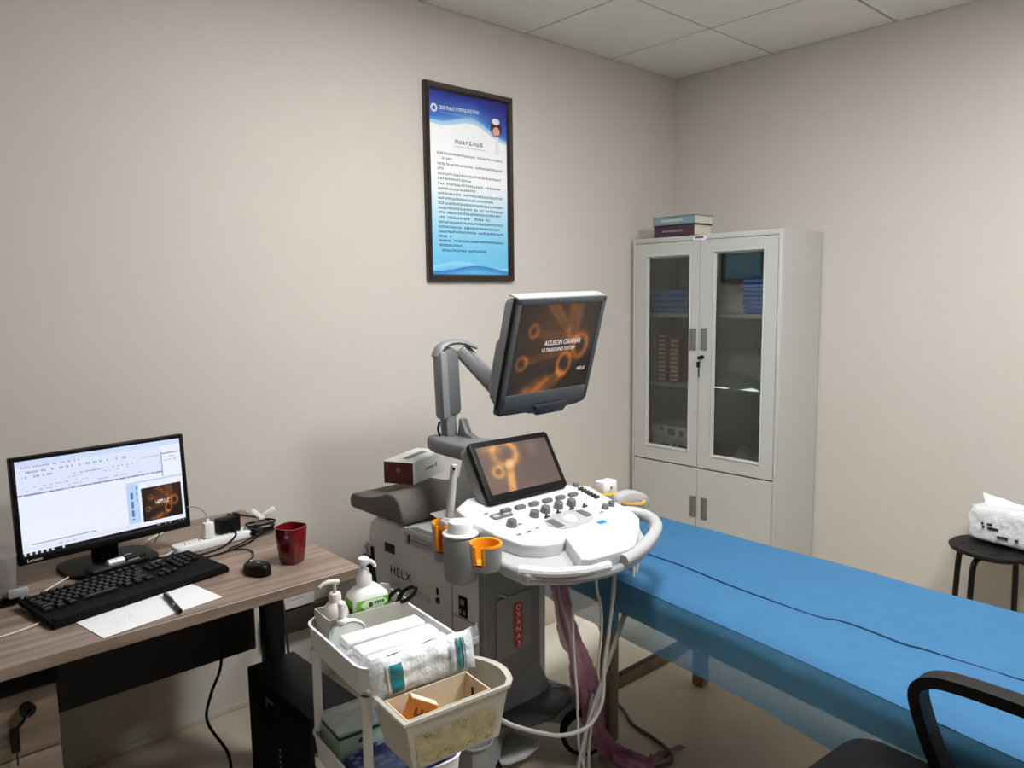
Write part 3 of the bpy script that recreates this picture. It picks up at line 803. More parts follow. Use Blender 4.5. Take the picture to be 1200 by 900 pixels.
# ------------------------------------------------------------------ paper, pen
cs = [(-3.322, -0.667), (-3.302, -0.845), (-3.006, -0.778), (-3.043, -0.602)]
cs = [(-3.330, -0.648), (-3.299, -0.829), (-3.006, -0.778), (-3.037, -0.598)]
zt = DZT + 0.0012
pa = MB().prism(cs, 0.0006, Matrix.Translation((0, 0, zt)))
pt_ = obj('paper_sheet', pa, M['paper'], loc=(-3.168, -0.713, zt), smooth=0)
tag(pt_, 'white sheet of paper under a black pen near the desk edge', 'paper')
wr = MB(); pv = Vector((0.293, 0.051, 0)).normalized(); pw = Vector((-0.17, 0.98, 0)).normalized()
for row in range(5):
    for q in range(14 - row):
        p = Vector((-3.29, -0.80, zt + 0.0007)) + pw * (0.015 + 0.012 * row) + pv * (0.012 + 0.0055 * q + 0.006 * row)
        if random.random() > 0.3: wr.quad(p, pv * 0.0035, pw * 0.0012)
obj('faint_print', wr, M['palegrey'], pt_, smooth=0, normals=False, label='faint grey handwriting')
pn = thing('pen', 'black marker pen lying on the white paper', 'pen', (-3.122, -0.742, zt))
a, b = Vector((-3.113, -0.672, zt + 0.0068)), Vector((-3.123, -0.812, zt + 0.0068))
dv = (b - a).normalized()
obj('barrel', MB().cyl(a + dv * 0.05, b, 0.0055, 0.0055, 16, 0.001), M['black'], pn)
obj('cap', MB().cyl(a, a + dv * 0.062, 0.0058, 0.0061, 16, 0.0015), M['black'], pn)
obj('clip', MB().box(tuple(a + dv * 0.03 + Vector((0, 0, 0.0066))), (0.003, 0.042, 0.0015), 0.0005, 1), M['darkgrey'], pn)
obj('label_band', MB().cyl(a + dv * 0.085, a + dv * 0.100, 0.00565, n=16), M['steel'], pn)

# ------------------------------------------------------------------ mouse
ma = math.radians(8)
MF = Matrix.Translation((-2.866, -0.668, DZT + 0.001)) @ Matrix.Rotation(ma, 4, 'Z')
ms = thing('mouse', 'black computer mouse on the desk left of the red mug', 'mouse', (-2.866, -0.668, DZT))
def mouse_fn(u, v):
    t = u * 2 * PI; p = v
    prof = [(0.0, 0.036), (0.35, 0.0355), (0.62, 0.030), (0.84, 0.017), (1.0, 0.0)]
    s = [1.0, 1.0, 0.9, 0.62, 0.0]
    k = p * 4; i = min(3, int(k)); f = k - i; sc = s[i] + (s[i + 1] - s[i]) * f
    zz = [0.0, 0.016, 0.0255, 0.0295, 0.031]; z = zz[i] + (zz[i + 1] - zz[i]) * f
    x = 0.030 * sc * math.cos(t) * (1 - 0.12 * math.sin(t)); y = 0.054 * sc * math.sin(t)
    z *= (1 - 0.22 * (y / 0.054))
    return (x, y, z)
obj('shell', MB().at(MF).grid(mouse_fn, 32, 8), M['black'], ms, smooth=60, sub=1)
obj('scroll_wheel', MB().at(MF).cyl((-0.003, 0.030, 0.0225), (0.003, 0.030, 0.0225), 0.007, n=18), M['steel'], ms, label='grey scroll wheel')
obj('button_split', MB().at(MF).box((0, 0.042, 0.0165), (0.0012, 0.02, 0.006)), M['darkgrey'], ms)
obj('palm_logo', MB().at(MF).box((0.0, -0.012, 0.0318), (0.009, 0.008, 0.0012), 0.0005, 1), M['palegrey'], ms)
c = MB().tube([(-2.862, -0.612, DZT + 0.012), (-2.855, -0.58, DZT + 0.006), (-2.815, -0.53, DZT + 0.004), (-2.805, -0.47, DZT + 0.004), (-2.85, -0.43, DZT + 0.005), (-2.80, -0.40, DZT + 0.004), (-2.74, -0.36, DZT + 0.004)], 0.0022, 8)
obj('cable', c, M['black'], ms)

# ------------------------------------------------------------------ mug
mg = thing('mug', 'dark red square sided mug on the right end of the desk', 'mug', (-2.752, -0.655, DZT))
def sq(r, n=40, k=3.2):
    o = []
    for i in range(n):
        t = 2 * PI * i / n; c_, s_ = math.cos(t), math.sin(t)
        q = r / ((abs(c_) ** k + abs(s_) ** k) ** (1 / k)); o.append((q * c_, q * s_))
    return o
def sq_lathe(mb, prof, c, rz=0.45):
    n = 40; vs = []; fs = []; m = len(prof)
    for (r, z) in prof:
        for (x, y) in sq(max(r, 1e-4), n):
            vs.append((c[0] + x * math.cos(rz) - y * math.sin(rz), c[1] + x * math.sin(rz) + y * math.cos(rz), c[2] + z))
    for q in range(m - 1):
        for i in range(n): fs.append((q * n + i, q * n + (i + 1) % n, (q + 1) * n + (i + 1) % n, (q + 1) * n + i))
    fs.append(list(range(n))[::-1])
    fs.append([(m - 1) * n + i for i in range(n)])
    mb.add(vs, fs)
mc = (-2.752, -0.655, DZT + 0.001)
b = MB(); sq_lathe(b, [(0.029, 0), (0.031, 0.003), (0.036, 0.05), (0.0405, 0.104), (0.040, 0.1065), (0.037, 0.1065), (0.0365, 0.103), (0.034, 0.085)], mc)
obj('body', b, M['mug'], mg, smooth=50)
b = MB(); sq_lathe(b, [(0.0338, 0.083), (0.0338, 0.084)], mc); obj('drink', b, M['mugin'], mg, label='dark drink')
obj('handle', MB().tube([(mc[0] + 0.020, mc[1] + 0.030, mc[2] + 0.085), (mc[0] + 0.038, mc[1] + 0.058, mc[2] + 0.082), (mc[0] + 0.040, mc[1] + 0.062, mc[2] + 0.05), (mc[0] + 0.020, mc[1] + 0.030, mc[2] + 0.025)], 0.0055, 10), M['mug'], mg)
None and obj('lid', MB().box((mc[0] - 0.018, mc[1] + 0.018, mc[2] + 0.1075), (0.04, 0.045, 0.003), 0.001, rz=0.45), M['pages'], mg, label='pale lid edge on the rim')

# ------------------------------------------------------------------ power strip, charger, adapter, cables
sa = math.radians(6)
sp = thing('power_strip', 'white power strip on the desk behind the mouse', 'power strip', (-2.85, -0.32, DZT))
SF = Matrix.Translation((-2.86, -0.335, DZT + 0.001)) @ Matrix.Rotation(sa, 4, 'Z')
obj('case', MB().at(SF).prism(rrect(0.25, 0.06, 0.015), 0.024, Matrix.Identity(4), 0.005), M['white'], sp)
hol = MB().at(SF)
for q in (-0.085, -0.04, 0.05, 0.095):
    for dx, dy, w, h in ((-.007, -.008, .002, .008), (.007, -.008, .002, .008), (0, .010, .002, .009)): hol.box((q + dx, dy, 0.0242), (w, h, 0.001))
obj('sockets', hol, M['ink'], sp, smooth=0)
obj('lead', MB().tube([(-2.985, -0.348, DZT + 0.012), (-3.02, -0.35, DZT + 0.005), (-3.06, -0.28, DZT + 0.004), (-3.0, -0.16, DZT + 0.004), (-2.9, -0.08, DZT + 0.004)], 0.0035), M['whitecable'], sp)
ch = thing('usb_charger', 'small white plug charger standing in the white power strip', 'charger', (-2.872, -0.333, DZT + 0.025))
obj('body', MB().box((-2.872, -0.333, DZT + 0.0265 + 0.024), (0.03, 0.028, 0.048), 0.004), M['white'], ch)
obj('plug_top', MB().box((-2.872, -0.333, DZT + 0.0265 + 0.053), (0.010, 0.006, 0.012), 0.002), M['white'], ch)
obj('cable', MB().tube([(-2.872, -0.333, DZT + 0.083), (-2.878, -0.33, DZT + 0.105), (-2.90, -0.315, DZT + 0.125), (-2.94, -0.29, DZT + 0.12), (-2.97, -0.26, DZT + 0.08), (-3.0, -0.22, DZT + 0.01)], 0.0018), M['palegrey'], ch, label='thin grey cable')
ad = thing('power_adapter', 'black box shaped power adapter plugged in beside the white charger', 'adapter', (-2.80, -0.315, DZT + 0.025))
obj('body', MB().box((-2.805, -0.318, DZT + 0.0265 + 0.024), (0.072, 0.036, 0.048), 0.004, rz=sa).box((-2.773, -0.312, DZT + 0.0265 + 0.027), (0.012, 0.032, 0.054), 0.003, rz=sa), M['black'], ad)
obj('lead', MB().tube([(-2.795, -0.338, DZT + 0.035), (-2.80, -0.365, DZT + 0.022), (-2.86, -0.40, DZT + 0.006), (-2.95, -0.415, DZT + 0.005), (-3.02, -0.37, DZT + 0.005), (-3.06, -0.30, DZT + 0.005)], 0.003), M['black'], ad)
cbn = thing('cable_bundle', 'tangled bundle of black cables on the desk behind the mouse', 'cables', (-2.71, -0.33, DZT))
rnd = random.Random(5)
for q in range(5):
    pts = []
    for k in range(9):
        a = k * 2 * PI / 9 * (1 if q % 2 else -1) + q
        pts.append((-2.705 + 0.042 * math.cos(a) * (0.8 + 0.4 * rnd.random()), -0.335 + 0.028 * math.sin(a) * (0.8 + 0.4 * rnd.random()), DZT + 0.006 + 0.007 * q + 0.006 * rnd.random()))
    obj('loop', MB().tube(pts, 0.0034, 8, 5, closed=True), M['black'] if q != 3 else M['darkgrey'], cbn)
obj('lead', MB().tube([(-2.67, -0.35, DZT + 0.02), (-2.64, -0.24, DZT + 0.014), (-2.66, -0.12, DZT + 0.006), (-2.70, -0.05, DZT + 0.005)], 0.003), M['black'], cbn)
obj('lead', MB().tube([(-2.72, -0.37, DZT + 0.012), (-2.80, -0.425, DZT + 0.006), (-2.93, -0.455, DZT + 0.005), (-3.05, -0.42, DZT + 0.004), (-3.10, -0.36, DZT + 0.020)], 0.003), M['black'], cbn)
wc = thing('cable_clip', 'white forked plastic clip on top of the black cables', 'clip', (-2.675, -0.31, DZT + 0.045))
wcp = MB(); b0 = Vector((-2.692, -0.318, DZT + 0.049))
wcp.beam([b0, b0 + Vector((-0.028, 0.012, 0.028))], 0.016, 0.008, (0, 1, 0), 0.003).beam([b0, b0 + Vector((0.042, -0.012, 0.026))], 0.018, 0.008, (0, 1, 0), 0.003)
wcp.box(tuple(b0), (0.022, 0.014, 0.014), 0.004)
obj('body', wcp, M['white'], wc)
obj('pin', MB().cyl(b0 + Vector((-0.006, 0, -0.002)), b0 + Vector((-0.02, 0.004, -0.012)), 0.003, n=10), M['palegrey'], wc)
lc = obj('phone_lead', MB().tube([(-3.60, -0.62, DZT + 0.003), (-3.50, -0.66, DZT + 0.003), (-3.40, -0.64, DZT + 0.003), (-3.375, -0.60, DZT + 0.004), (-3.40, -0.50, DZT + 0.005), (-3.355, -0.44, DZT + 0.006), (-3.30, -0.39, DZT + 0.008), (-3.26, -0.345, DZT + 0.006)], 0.0024), M['whitecable'], loc=(-3.45, -0.6, DZT))
tag(lc, 'white thin cable running under the left end of the keyboard', 'cable')

# ------------------------------------------------------------------ under the desk
pc = thing('computer_tower', 'black computer tower standing on the floor under the desk end', 'computer', (-2.77, -0.74, 0))
pcx0, pcx1, pcy0, pcy1, pcz = -2.852, -2.70, -0.92, -0.525, 0.42
obj('case', MB().box(((pcx0 + pcx1) / 2, (pcy0 + pcy1) / 2, pcz / 2 + 0.004), (pcx1 - pcx0, pcy1 - pcy0, pcz - 0.008), 0.006), M['black'], pc)
obj('side_panel', MB().box((pcx0 - 0.001, (pcy0 + pcy1) / 2, pcz / 2), (0.004, pcy1 - pcy0 - 0.03, pcz - 0.04), 0.002), M['blackmatte'], pc)
Fl = frame((pcx0 - 0.0035, -0.70, 0.370), (0, -1, 0), (0, 0, 1))
lgo = MB().box((pcx0 - 0.004, -0.685, 0.375), (0.002, 0.05, 0.008), 0.001).box((pcx0 - 0.004, -0.665, 0.362), (0.002, 0.010, 0.020), 0.001)
obj('logo', lgo, M['steel'], pc)
prt = MB()
for zz in (0.20, 0.215, 0.232, 0.25): prt.box((pcx0 - 0.004, -0.74, zz), (0.002, 0.012, 0.006), 0.001)
obj('ports', prt, M['darkgrey'], pc)
for sx in (pcx0 + 0.02, pcx1 - 0.02):
    for sy in (pcy0 + 0.03, pcy1 - 0.03): obj('foot', MB().cyl((sx, sy, 0.0005), (sx, sy, 0.010), 0.012, n=12), M['rubber'], pc)
ws = thing('wall_socket', 'white socket box on the left wall behind the desk end', 'socket', (-2.47, 0, 0.36))
obj('box', MB().box((-2.455, -0.022, 0.405), (0.16, 0.042, 0.13), 0.004), M['white'], ws)
obj('faceplate', MB().box((-2.455, -0.0445, 0.41), (0.07, 0.004, 0.07), 0.003), M['white'], ws)
ho = MB()
for dx, dz in ((-.012, -.01), (.012, -.01), (0, .014)): ho.box((-2.455 + dx, -0.047, 0.41 + dz), (0.004, 0.002, 0.012))
obj('holes', ho, M['ink'], ws, smooth=0)
trk = struct('trim_1', MB().box((-2.43, -0.02, 0.285), (0.30, 0.038, 0.09), 0.004), mat('dark_brown_trunking', (56, 46, 40), 0.6))
uc = thing('hanging_cables', 'cables hanging behind the desk leg down to the computer tower', 'cables', (-2.6, -0.2, 0))
obj('white_cable', MB().tube([(-2.56, -0.10, 0.70), (-2.565, -0.12, 0.55), (-2.60, -0.20, 0.45), (-2.62, -0.26, 0.30), (-2.66, -0.36, 0.20), (-2.70, -0.44, 0.12)], 0.005), M['whitecable'], uc, label='white cable')
obj('white_cable', MB().tube([(-2.53, -0.08, 0.70), (-2.545, -0.10, 0.55), (-2.57, -0.17, 0.42), (-2.60, -0.22, 0.30)], 0.004), M['whitecable'], uc, label='white cable')
obj('black_cable', MB().tube([(-2.55, -0.14, 0.70), (-2.57, -0.17, 0.52), (-2.60, -0.26, 0.40), (-2.64, -0.36, 0.28), (-2.68, -0.44, 0.16)], 0.005), M['black'], uc)
obj('black_cable', MB().tube([(-2.86, -0.32, 0.66), (-2.85, -0.33, 0.50), (-2.86, -0.34, 0.36), (-2.90, -0.35, 0.28), (-2.92, -0.36, 0.20), (-2.885, -0.42, 0.11), (-2.90, -0.47, 0.06), (-2.95, -0.50, 0.02), (-2.91, -0.47, 0.012), (-2.87, -0.46, 0.03)], 0.005), M['black'], uc)
obj('black_cable', MB().tube([(-2.885, -0.40, 0.012), (-2.95, -0.48, 0.01), (-2.97, -0.54, 0.012), (-2.90, -0.56, 0.02), (-2.875, -0.50, 0.03)], 0.005), M['black'], uc)
# ------------------------------------------------------------------ ultrasound machine
us = thing('ultrasound_machine', 'grey and white wheeled ultrasound machine with two amber displays beside the bed', 'ultrasound machine', (-2.12, -0.75, 0))
SX_ = -2.28
FYZ = frame((SX_, 0, 0), (0, 1, 0), (0, 0, 1))
body = MB().prism([(-0.26, 0.10), (-0.93, 0.12), (-0.935, 0.70), (-0.90, 0.735), (-0.36, 0.735), (-0.31, 0.70), (-0.26, 0.55)], 0.30, FYZ, 0.018, 3)
bo = obj('housing', body, M['sidegrey'], us)
obj('rear_shade_panel', MB().prism([(-0.235, 0.12), (-0.315, 0.12), (-0.325, 0.45), (-0.30, 0.60), (-0.265, 0.60), (-0.235, 0.50)], 0.312, frame((SX_ - 0.006, 0, 0), (0, 1, 0), (0, 0, 1)), 0.008), M['midgrey'], us)  # darker grey piece standing in for the curved shadow at the rear
obj('top_cover', MB().prism([(-0.50, 0.722), (-0.93, 0.722), (-0.93, 0.752), (-0.62, 0.752), (-0.565, 0.738)], 0.31, frame((SX_ - 0.008, 0, 0), (0, 1, 0), (0, 0, 1)), 0.006), M['consgrey'], us)
# drive bay with slots on the side
vy0, vy1, vz0, vz1 = -0.84, -0.535, 0.658, 0.734
FV = frame((SX_ - 0.001, (vy0 + vy1) / 2, (vz0 + vz1) / 2), (0, -1, 0), (0, 0, 1))
vb = MB(); o_ = rrect(vy1 - vy0, vz1 - vz0, 0.016); i_ = rrect(vy1 - vy0 - 0.03, vz1 - vz0 - 0.026, 0.008)
n = len(o_); L = [[FV @ Vector((*p, 0.0)) for p in o_], [FV @ Vector((*p, 0.009)) for p in o_], [FV @ Vector((*p, 0.009)) for p in i_], [FV @ Vector((*p, 0.001)) for p in i_]]
vb.add([p for l in L for p in l], [(k * n + i, k * n + (i + 1) % n, (k + 1) * n + (i + 1) % n, (k + 1) * n + i) for k in range(3) for i in range(n)])
bay = obj('drive_bay', vb, M['conswhite'], us, smooth=30)
obj('bay_back', MB().at(FV).box((0, 0, 0.0015), (vy1 - vy0 - 0.03, vz1 - vz0 - 0.026, 0.001)), M['sidegrey'], bay)
for q in range(3):
    obj('bay_slot', MB().at(FV).box((0.012, 0.012 - 0.012 * q, 0.004), (vy1 - vy0 - 0.08, 0.008, 0.005), 0.0015, 1), M['midgrey'] if q == 1 else M['consgrey'], bay)
obj('bay_catch', MB().at(FV).box((-0.118, 0.0, 0.004), (0.008, 0.03, 0.005), 0.001, 1), M['charcoal'], bay)
obj('grille_label', MB().box((SX_ - 0.0015, -0.443, 0.632), (0.003, 0.062, 0.034), 0.001, 1), M['black'], us)
FT = lambda y, z: frame((SX_ - 0.0006, y, z), (0, -1, 0), (0, 0, 1))
text_mesh('series_name', 'HELX', 0.046, FT(-0.440, 0.538), M['ink'], us, spacing=1.16, xs=1.06)
text_mesh('series_subtitle', 'EVOLUTION', 0.038, FT(-0.440, 0.496), mat('faint_grey_ink', (184, 185, 189), 0.6), us, spacing=1.1, xs=1.05)
sym = MB().box((SX_ - 0.001, -0.722, 0.552), (0.002, 0.012, 0.024), 0.002, 1).cyl((SX_ + 0.001, -0.722, 0.520), (SX_ - 0.002, -0.722, 0.520), 0.011, n=14)
obj('port_marks', sym, M['ink'], us)
obj('power_socket', MB().box((SX_ - 0.002, -0.858, 0.540), (0.006, 0.042, 0.068), 0.003), M['black'], us)
obj('socket_pins', MB().box((SX_ - 0.006, -0.858, 0.556), (0.003, 0.02, 0.016), 0.001, 1).box((SX_ - 0.006, -0.848, 0.524), (0.003, 0.01, 0.014), 0.001, 1).box((SX_ - 0.006, -0.868, 0.524), (0.003, 0.01, 0.014), 0.001, 1), M['darkgrey'], us)
obj('side_seam', MB().box((SX_ - 0.0008, -0.80, 0.43), (0.002, 0.003, 0.56)).box((SX_ - 0.0008, -0.865, 0.500), (0.002, 0.13, 0.003)), M['midgrey'], us)
obj('bag_hook', MB().tube([(-2.30, -0.33, 0.60), (-2.335, -0.36, 0.62), (-2.345, -0.38, 0.61)], 0.005).box((-2.345, -0.405, 0.635), (0.006, 0.02, 0.05), 0.002), M['darkgrey'], us)
tie = MB()
for q in range(7):
    dy = -0.018 * (q - 3)
    tie.tube([(-2.335, -0.405 + 0.1 * dy, 0.615), (-2.338, -0.408 + 0.35 * dy, 0.58), (-2.345, -0.41 + 0.7 * dy, 0.53), (-2.35, -0.412 + 1.1 * dy, 0.475)], lambda t: 0.0045 - 0.002 * t, 6)
tie.cyl((-2.335, -0.405, 0.64), (-2.338, -0.407, 0.57), 0.011, 0.014, 12)
to = obj('cable_tassel', tie, M['black'], loc=(-2.34, -0.405, 0.475))
tag(to, 'black bunch of leads hanging at the rear corner of the ultrasound machine', 'cables')

# front column with badge
cf = MB().prism([(-2.275, 0.12), (-2.03, 0.12), (-2.03, 0.70), (-2.275, 0.70)], 0.07, frame((0, -0.885, 0), (1, 0, 0), (0, 0, 1)), 0.014, 3)
obj('front_column', cf, M['darkgrey'], us)
cp = MB()
fy = -0.956
FB = frame((-2.155, fy, 0.475), (1, 0, 0), (0, 0, 1))
o_ = rrect(0.150, 0.20, 0.012); i_ = rrect(0.136, 0.186, 0.008)
cp.prism(o_, 0.006, FB, 0.002)
obj('column_panel', cp, M['midgrey'], us)
FB2 = frame((-2.142, fy - 0.006, 0.473), (1, 0, 0), (0, 0, 1))
bd = obj('badge', MB().prism(rrect(0.036, 0.150, 0.016), 0.003, FB2, 0.001), M['red'], us, label='red badge with white letters')
for q, ch_ in enumerate('OXANA3'):
    text_mesh('letter', ch_, 0.0265, frame((-2.142, fy - 0.0095, 0.530 - 0.0243 * q - 0.007), (1, 0, 0), (0, 0, 1)), M['paper'], bd, align='CENTER')
for x in (-2.005, -1.975):
    obj('lift_post', MB().cyl((x, -0.86 + (x + 2.0), 0.24), (x, -0.86 + (x + 2.0), 0.68), 0.014, n=14), M['sidegrey'], us)
obj('front_latch', MB().box((-2.205, fy - 0.004, 0.585), (0.03, 0.012, 0.008), 0.003, R=Matrix.Rotation(0.5, 3, 'Y')), M['consgrey'], us)

# wheeled base
bp = [(-2.29, -0.28), (-1.97, -0.28), (-1.92, -0.72), (-1.90, -0.93), (-1.866, -1.03), (-1.872, -1.10), (-1.91, -1.13), (-1.95, -1.10), (-1.99, -1.00), (-2.06, -0.90), (-2.18, -0.93), (-2.30, -1.04), (-2.35, -1.07), (-2.41, -1.05), (-2.425, -0.99), (-2.38, -0.86), (-2.33, -0.74)]
bt = [(-2.27, -0.30), (-1.99, -0.30), (-1.96, -0.74), (-1.915, -0.96), (-1.886, -1.04), (-1.892, -1.085), (-1.912, -1.105), (-1.935, -1.08), (-1.975, -0.97), (-2.06, -0.87), (-2.19, -0.91), (-2.31, -1.02), (-2.355, -1.045), (-2.395, -1.03), (-2.405, -0.985), (-2.36, -0.86), (-2.30, -0.75)]
obj('base', MB().prism(bp, 0.10, Matrix.Translation((0, 0, 0.085)), 0.008, 2, taper=bt), M['midgrey'], us)
obj('column_foot', MB().prism([(-2.30, -0.55), (-2.00, -0.55), (-1.97, -0.95), (-2.32, -0.95)], 0.12, Matrix.Translation((0, 0, 0.175)), 0.01, 2, taper=[(-2.27, -0.58), (-2.03, -0.58), (-2.03, -0.945), (-2.275, -0.945)]), M['darkgrey'], us)
ft_ = [(-2.050, -0.862), (-1.935, -0.985), (-1.985, -1.045), (-2.10, -1.075), (-2.19, -1.055), (-2.262, -0.985), (-2.20, -0.925)]
obj('foot_rest', MB().prism(ft_, 0.016, Matrix.Translation((0, 0, 0.178)), 0.004), mat('foot_pad', (52, 54, 60), 0.5), us, label='dark foot rest pad')
obj('base_trim', MB().tube([(-2.055, -0.835, 0.196), (-1.99, -0.893, 0.196), (-1.940, -0.975, 0.196), (-1.935, -1.07, 0.192), (-1.91, -1.10, 0.190)], 0.004, 8), M['consgrey'], us)
obj('base_trim', MB().tube([(-2.055, -0.865, 0.190), (-2.13, -0.885, 0.190), (-2.19, -0.915, 0.189), (-2.31, -1.025, 0.187), (-2.352, -1.05, 0.187), (-2.398, -1.035, 0.187), (-2.408, -0.985, 0.187)], 0.004, 8), M['consgrey'], us)
obj('caster_cover', MB().lathe([(0, 0.050), (0.028, 0.047), (0.042, 0.033), (0.046, 0.0), (0.043, -0.02)], Matrix.Translation((-1.912, -1.062, 0.190)), 24), M['sidegrey'], us)
def caster(x, y, r, ax):
    ax = Vector(ax).normalized(); c = Vector((x, y, r + 0.001))
    wh = MB(); q = ax.to_track_quat('Z', 'Y').to_matrix().to_4x4(); F = Matrix.Translation(c) @ q
    wh.lathe([(r * 0.80, -0.020), (r * 0.94, -0.022), (r, -0.014), (r, 0.014), (r * 0.94, 0.022), (r * 0.80, 0.020)], F, 36)
    w = obj('caster_wheel', wh, M['rubber'], us)
    obj('hub', MB().lathe([(0, -0.026), (r * 0.6, -0.024), (r * 0.82, -0.018), (r * 0.82, 0.018), (r * 0.6, 0.024), (0, 0.026)], F, 30), M['midgrey'], w, label='grey wheel hub')
    obj('fork', MB().cyl(c + Vector((0, 0, r * 0.8)), c + Vector((0, 0, r + 0.02)), 0.016, n=14), M['charcoal'], w)
caster(-1.955, -1.075, 0.079, (-0.62, -0.78, 0))
caster(-2.33, -1.0, 0.062, (-0.75, -0.6, 0))
caster(-2.20, -0.36, 0.06, (1, 0.2, 0)); caster(-2.03, -0.36, 0.06, (1, -0.2, 0))
obj('brake_pedal', MB().prism([(-2.26, -0.87), (-2.19, -0.815), (-2.10, -0.872), (-2.066, -0.975), (-2.09, -0.998), (-2.16, -1.010), (-2.223, -0.998), (-2.27, -0.95)], 0.014, Matrix.Translation((0, 0, 0.040)), 0.006), M['sidegrey'], us)

# ---- control console: a sloping panel
SL = 0.2
def pz(y, off=0): return 0.885 + SL * (y + 1.0) + off
FP = lambda off: frame((0, -1.0, 0.885 + off), (1, 0, 0), (0, 1, SL))
q_ = math.sqrt(1 + SL * SL)
def pp(x, y): return (x, (y + 1.0) * q_)
tray = [(-2.405, -0.90), (-2.415, -1.20), (-2.395, -1.27), (-2.27, -1.335), (-2.05, -1.355), (-1.93, -1.305), (-1.875, -1.23), (-1.855, -1.02), (-1.93, -0.88)]
obj('console_tray', MB().prism([pp(*p) for p in tray], 0.040, FP(-0.078), 0.012, 3), M['consgrey'], us)
obj('console_keel', MB().prism([pp(-2.36, -0.80), pp(-2.36, -1.20), pp(-2.24, -1.29), pp(-2.02, -1.29), pp(-1.93, -1.18), pp(-1.93, -0.80)], -0.075, FP(-0.076), 0.0, taper=[pp(-2.28, -0.82), pp(-2.28, -1.02), pp(-2.22, -1.08), pp(-2.06, -1.08), pp(-2.0, -1.0), pp(-2.0, -0.82)]), M['midgrey'], us)
pan = [(-2.375, -0.94), (-2.388, -1.03), (-2.378, -1.12), (-2.348, -1.20), (-2.30, -1.232), (-2.24, -1.243), (-2.205, -1.228), (-2.262, -1.338), (-2.235, -1.352), (-2.10, -1.362), (-2.06, -1.358), (-1.962, -1.297), (-1.900, -1.248), (-1.880, -1.20), (-1.872, -1.11), (-1.860, -1.01), (-1.93, -0.955), (-2.08, -0.90), (-2.30, -0.90)]
cpn = obj('control_panel', MB().prism([pp(*p) for p in pan], 0.048, FP(-0.046), 0.008, 3), M['conswhite'], us)
obj('front_rim', MB().tube([(-2.398, -1.245, 0.795), (-2.345, -1.298, 0.788), (-2.27, -1.342, 0.784), (-2.17, -1.366, 0.781)], 0.014, 10), M['conswhite'], us)
obj('handle', MB().tube([(-1.885, -1.13, 0.822), (-1.845, -1.165, 0.824), (-1.822, -1.20, 0.820), (-1.822, -1.245, 0.812), (-1.852, -1.285, 0.803), (-1.93, -1.325, 0.795), (-2.03, -1.358, 0.787), (-2.12, -1.372, 0.782)], 0.019, 12), M['consgrey'], us)
obj('handle_grip_underside', MB().tube([(-1.838, -1.255, 0.794), (-1.87, -1.295, 0.785), (-1.94, -1.33, 0.777), (-2.10, -1.366, 0.764), (-2.25, -1.345, 0.763), (-2.38, -1.27, 0.775)], 0.014, 10), M['midgrey'], us)
def on(x, y, h=0.0): return Vector((x, y, pz(y))) + Vector((0, -SL, 1)).normalized() * (0.0022 + h)
NP = Vector((0, -SL, 1)).normalized()
def knob(x, y, r, h, m, nm='knob'):
    p = on(x, y)
    obj(nm, MB().cyl(p, p + NP * h, r * 1.12, r * 0.92, 16, 0.001), m, cpn)
KG = mat('knob_grey', (112, 116, 120), 0.3, metal=0.3)
for (x, y) in ((-2.196, -1.097), (-2.144, -1.091), (-2.085, -1.088), (-2.033, -1.093)): knob(x, y, 0.0145, 0.020, KG)
for (x, y) in ((-2.301, -1.112),): knob(x, y, 0.015, 0.020, KG)
for (x, y) in ((-1.950, -1.160), (-1.915, -1.155)): knob(x, y, 0.011, 0.015, KG)
knob(-1.905, -0.995, 0.010, 0.012, KG)
for q in range(6):
    x = -2.255 + q * 0.056; y = -1.036 - 0.002 * q
    obj('paddle_switch', MB().at(frame(on(x, y, 0.003), (1, 0, 0), (0, 1, SL))).box((0, 0, 0.003), (0.036, 0.018, 0.012), 0.004, 2), KG, cpn)
for (x, y) in ((-2.168, -1.122), (-2.115, -1.118), (-2.055, -1.116), (-2.003, -1.123)):
    obj('toggle', MB().at(frame(on(x, y), (1, 0, 0), (0, 1, SL))).box((0, 0, 0.003), (0.020, 0.007, 0.007), 0.002).box((0, 0.004, 0.008), (0.007, 0.004, 0.008), 0.001), M['charcoal'], cpn)
for (x, y) in ((-2.321, -1.165), (-2.282, -1.165), (-2.244, -1.160), (-2.275, -1.118), (-2.318, -1.02), (-1.985, -1.176)):
    obj('button', MB().at(frame(on(x, y), (1, 0, 0), (0, 1, SL))).prism(rrect(0.022, 0.010, 0.004), 0.003, Matrix.Identity(4), 0.001), M['consgrey'], cpn)
    obj('button_mark', MB().at(frame(on(x, y), (1, 0, 0), (0, 1, SL))).box((0, 0, 0.0033), (0.010, 0.004, 0.0006)), M['ink'], cpn)
fpad = obj('function_pad', MB().at(frame(on(-2.283, -1.048), (1, 0, 0), (0, 1, SL))).prism(rrect(0.078, 0.034, 0.012), 0.0025, Matrix.Identity(4), 0.001), KG, cpn)
for dx in (-0.02, 0.02): obj('pad_key', MB().at(frame(on(-2.283 + dx, -1.048, 0.0025), (1, 0, 0), (0, 1, SL))).prism(rrect(0.022, 0.014, 0.005), 0.002, Matrix.Identity(4), 0.0005), M['consgrey'], fpad)
tp = [(-2.205, -1.165), (-2.190, -1.135), (-2.14, -1.116), (-2.08, -1.118), (-2.03, -1.135), (-2.018, -1.155), (-2.03, -1.185), (-2.07, -1.203), (-2.13, -1.208), (-2.18, -1.20)]
tpo = obj('trackball_pad', MB().prism([pp(*p) for p in tp], 0.004, FP(0.0022), 0.0015), mat('pad_grey', (172, 174, 178), 0.4), cpn)
rg = MB().at(frame(on(-2.112, -1.163, 0.004), (1, 0, 0), (0, 1, SL)))
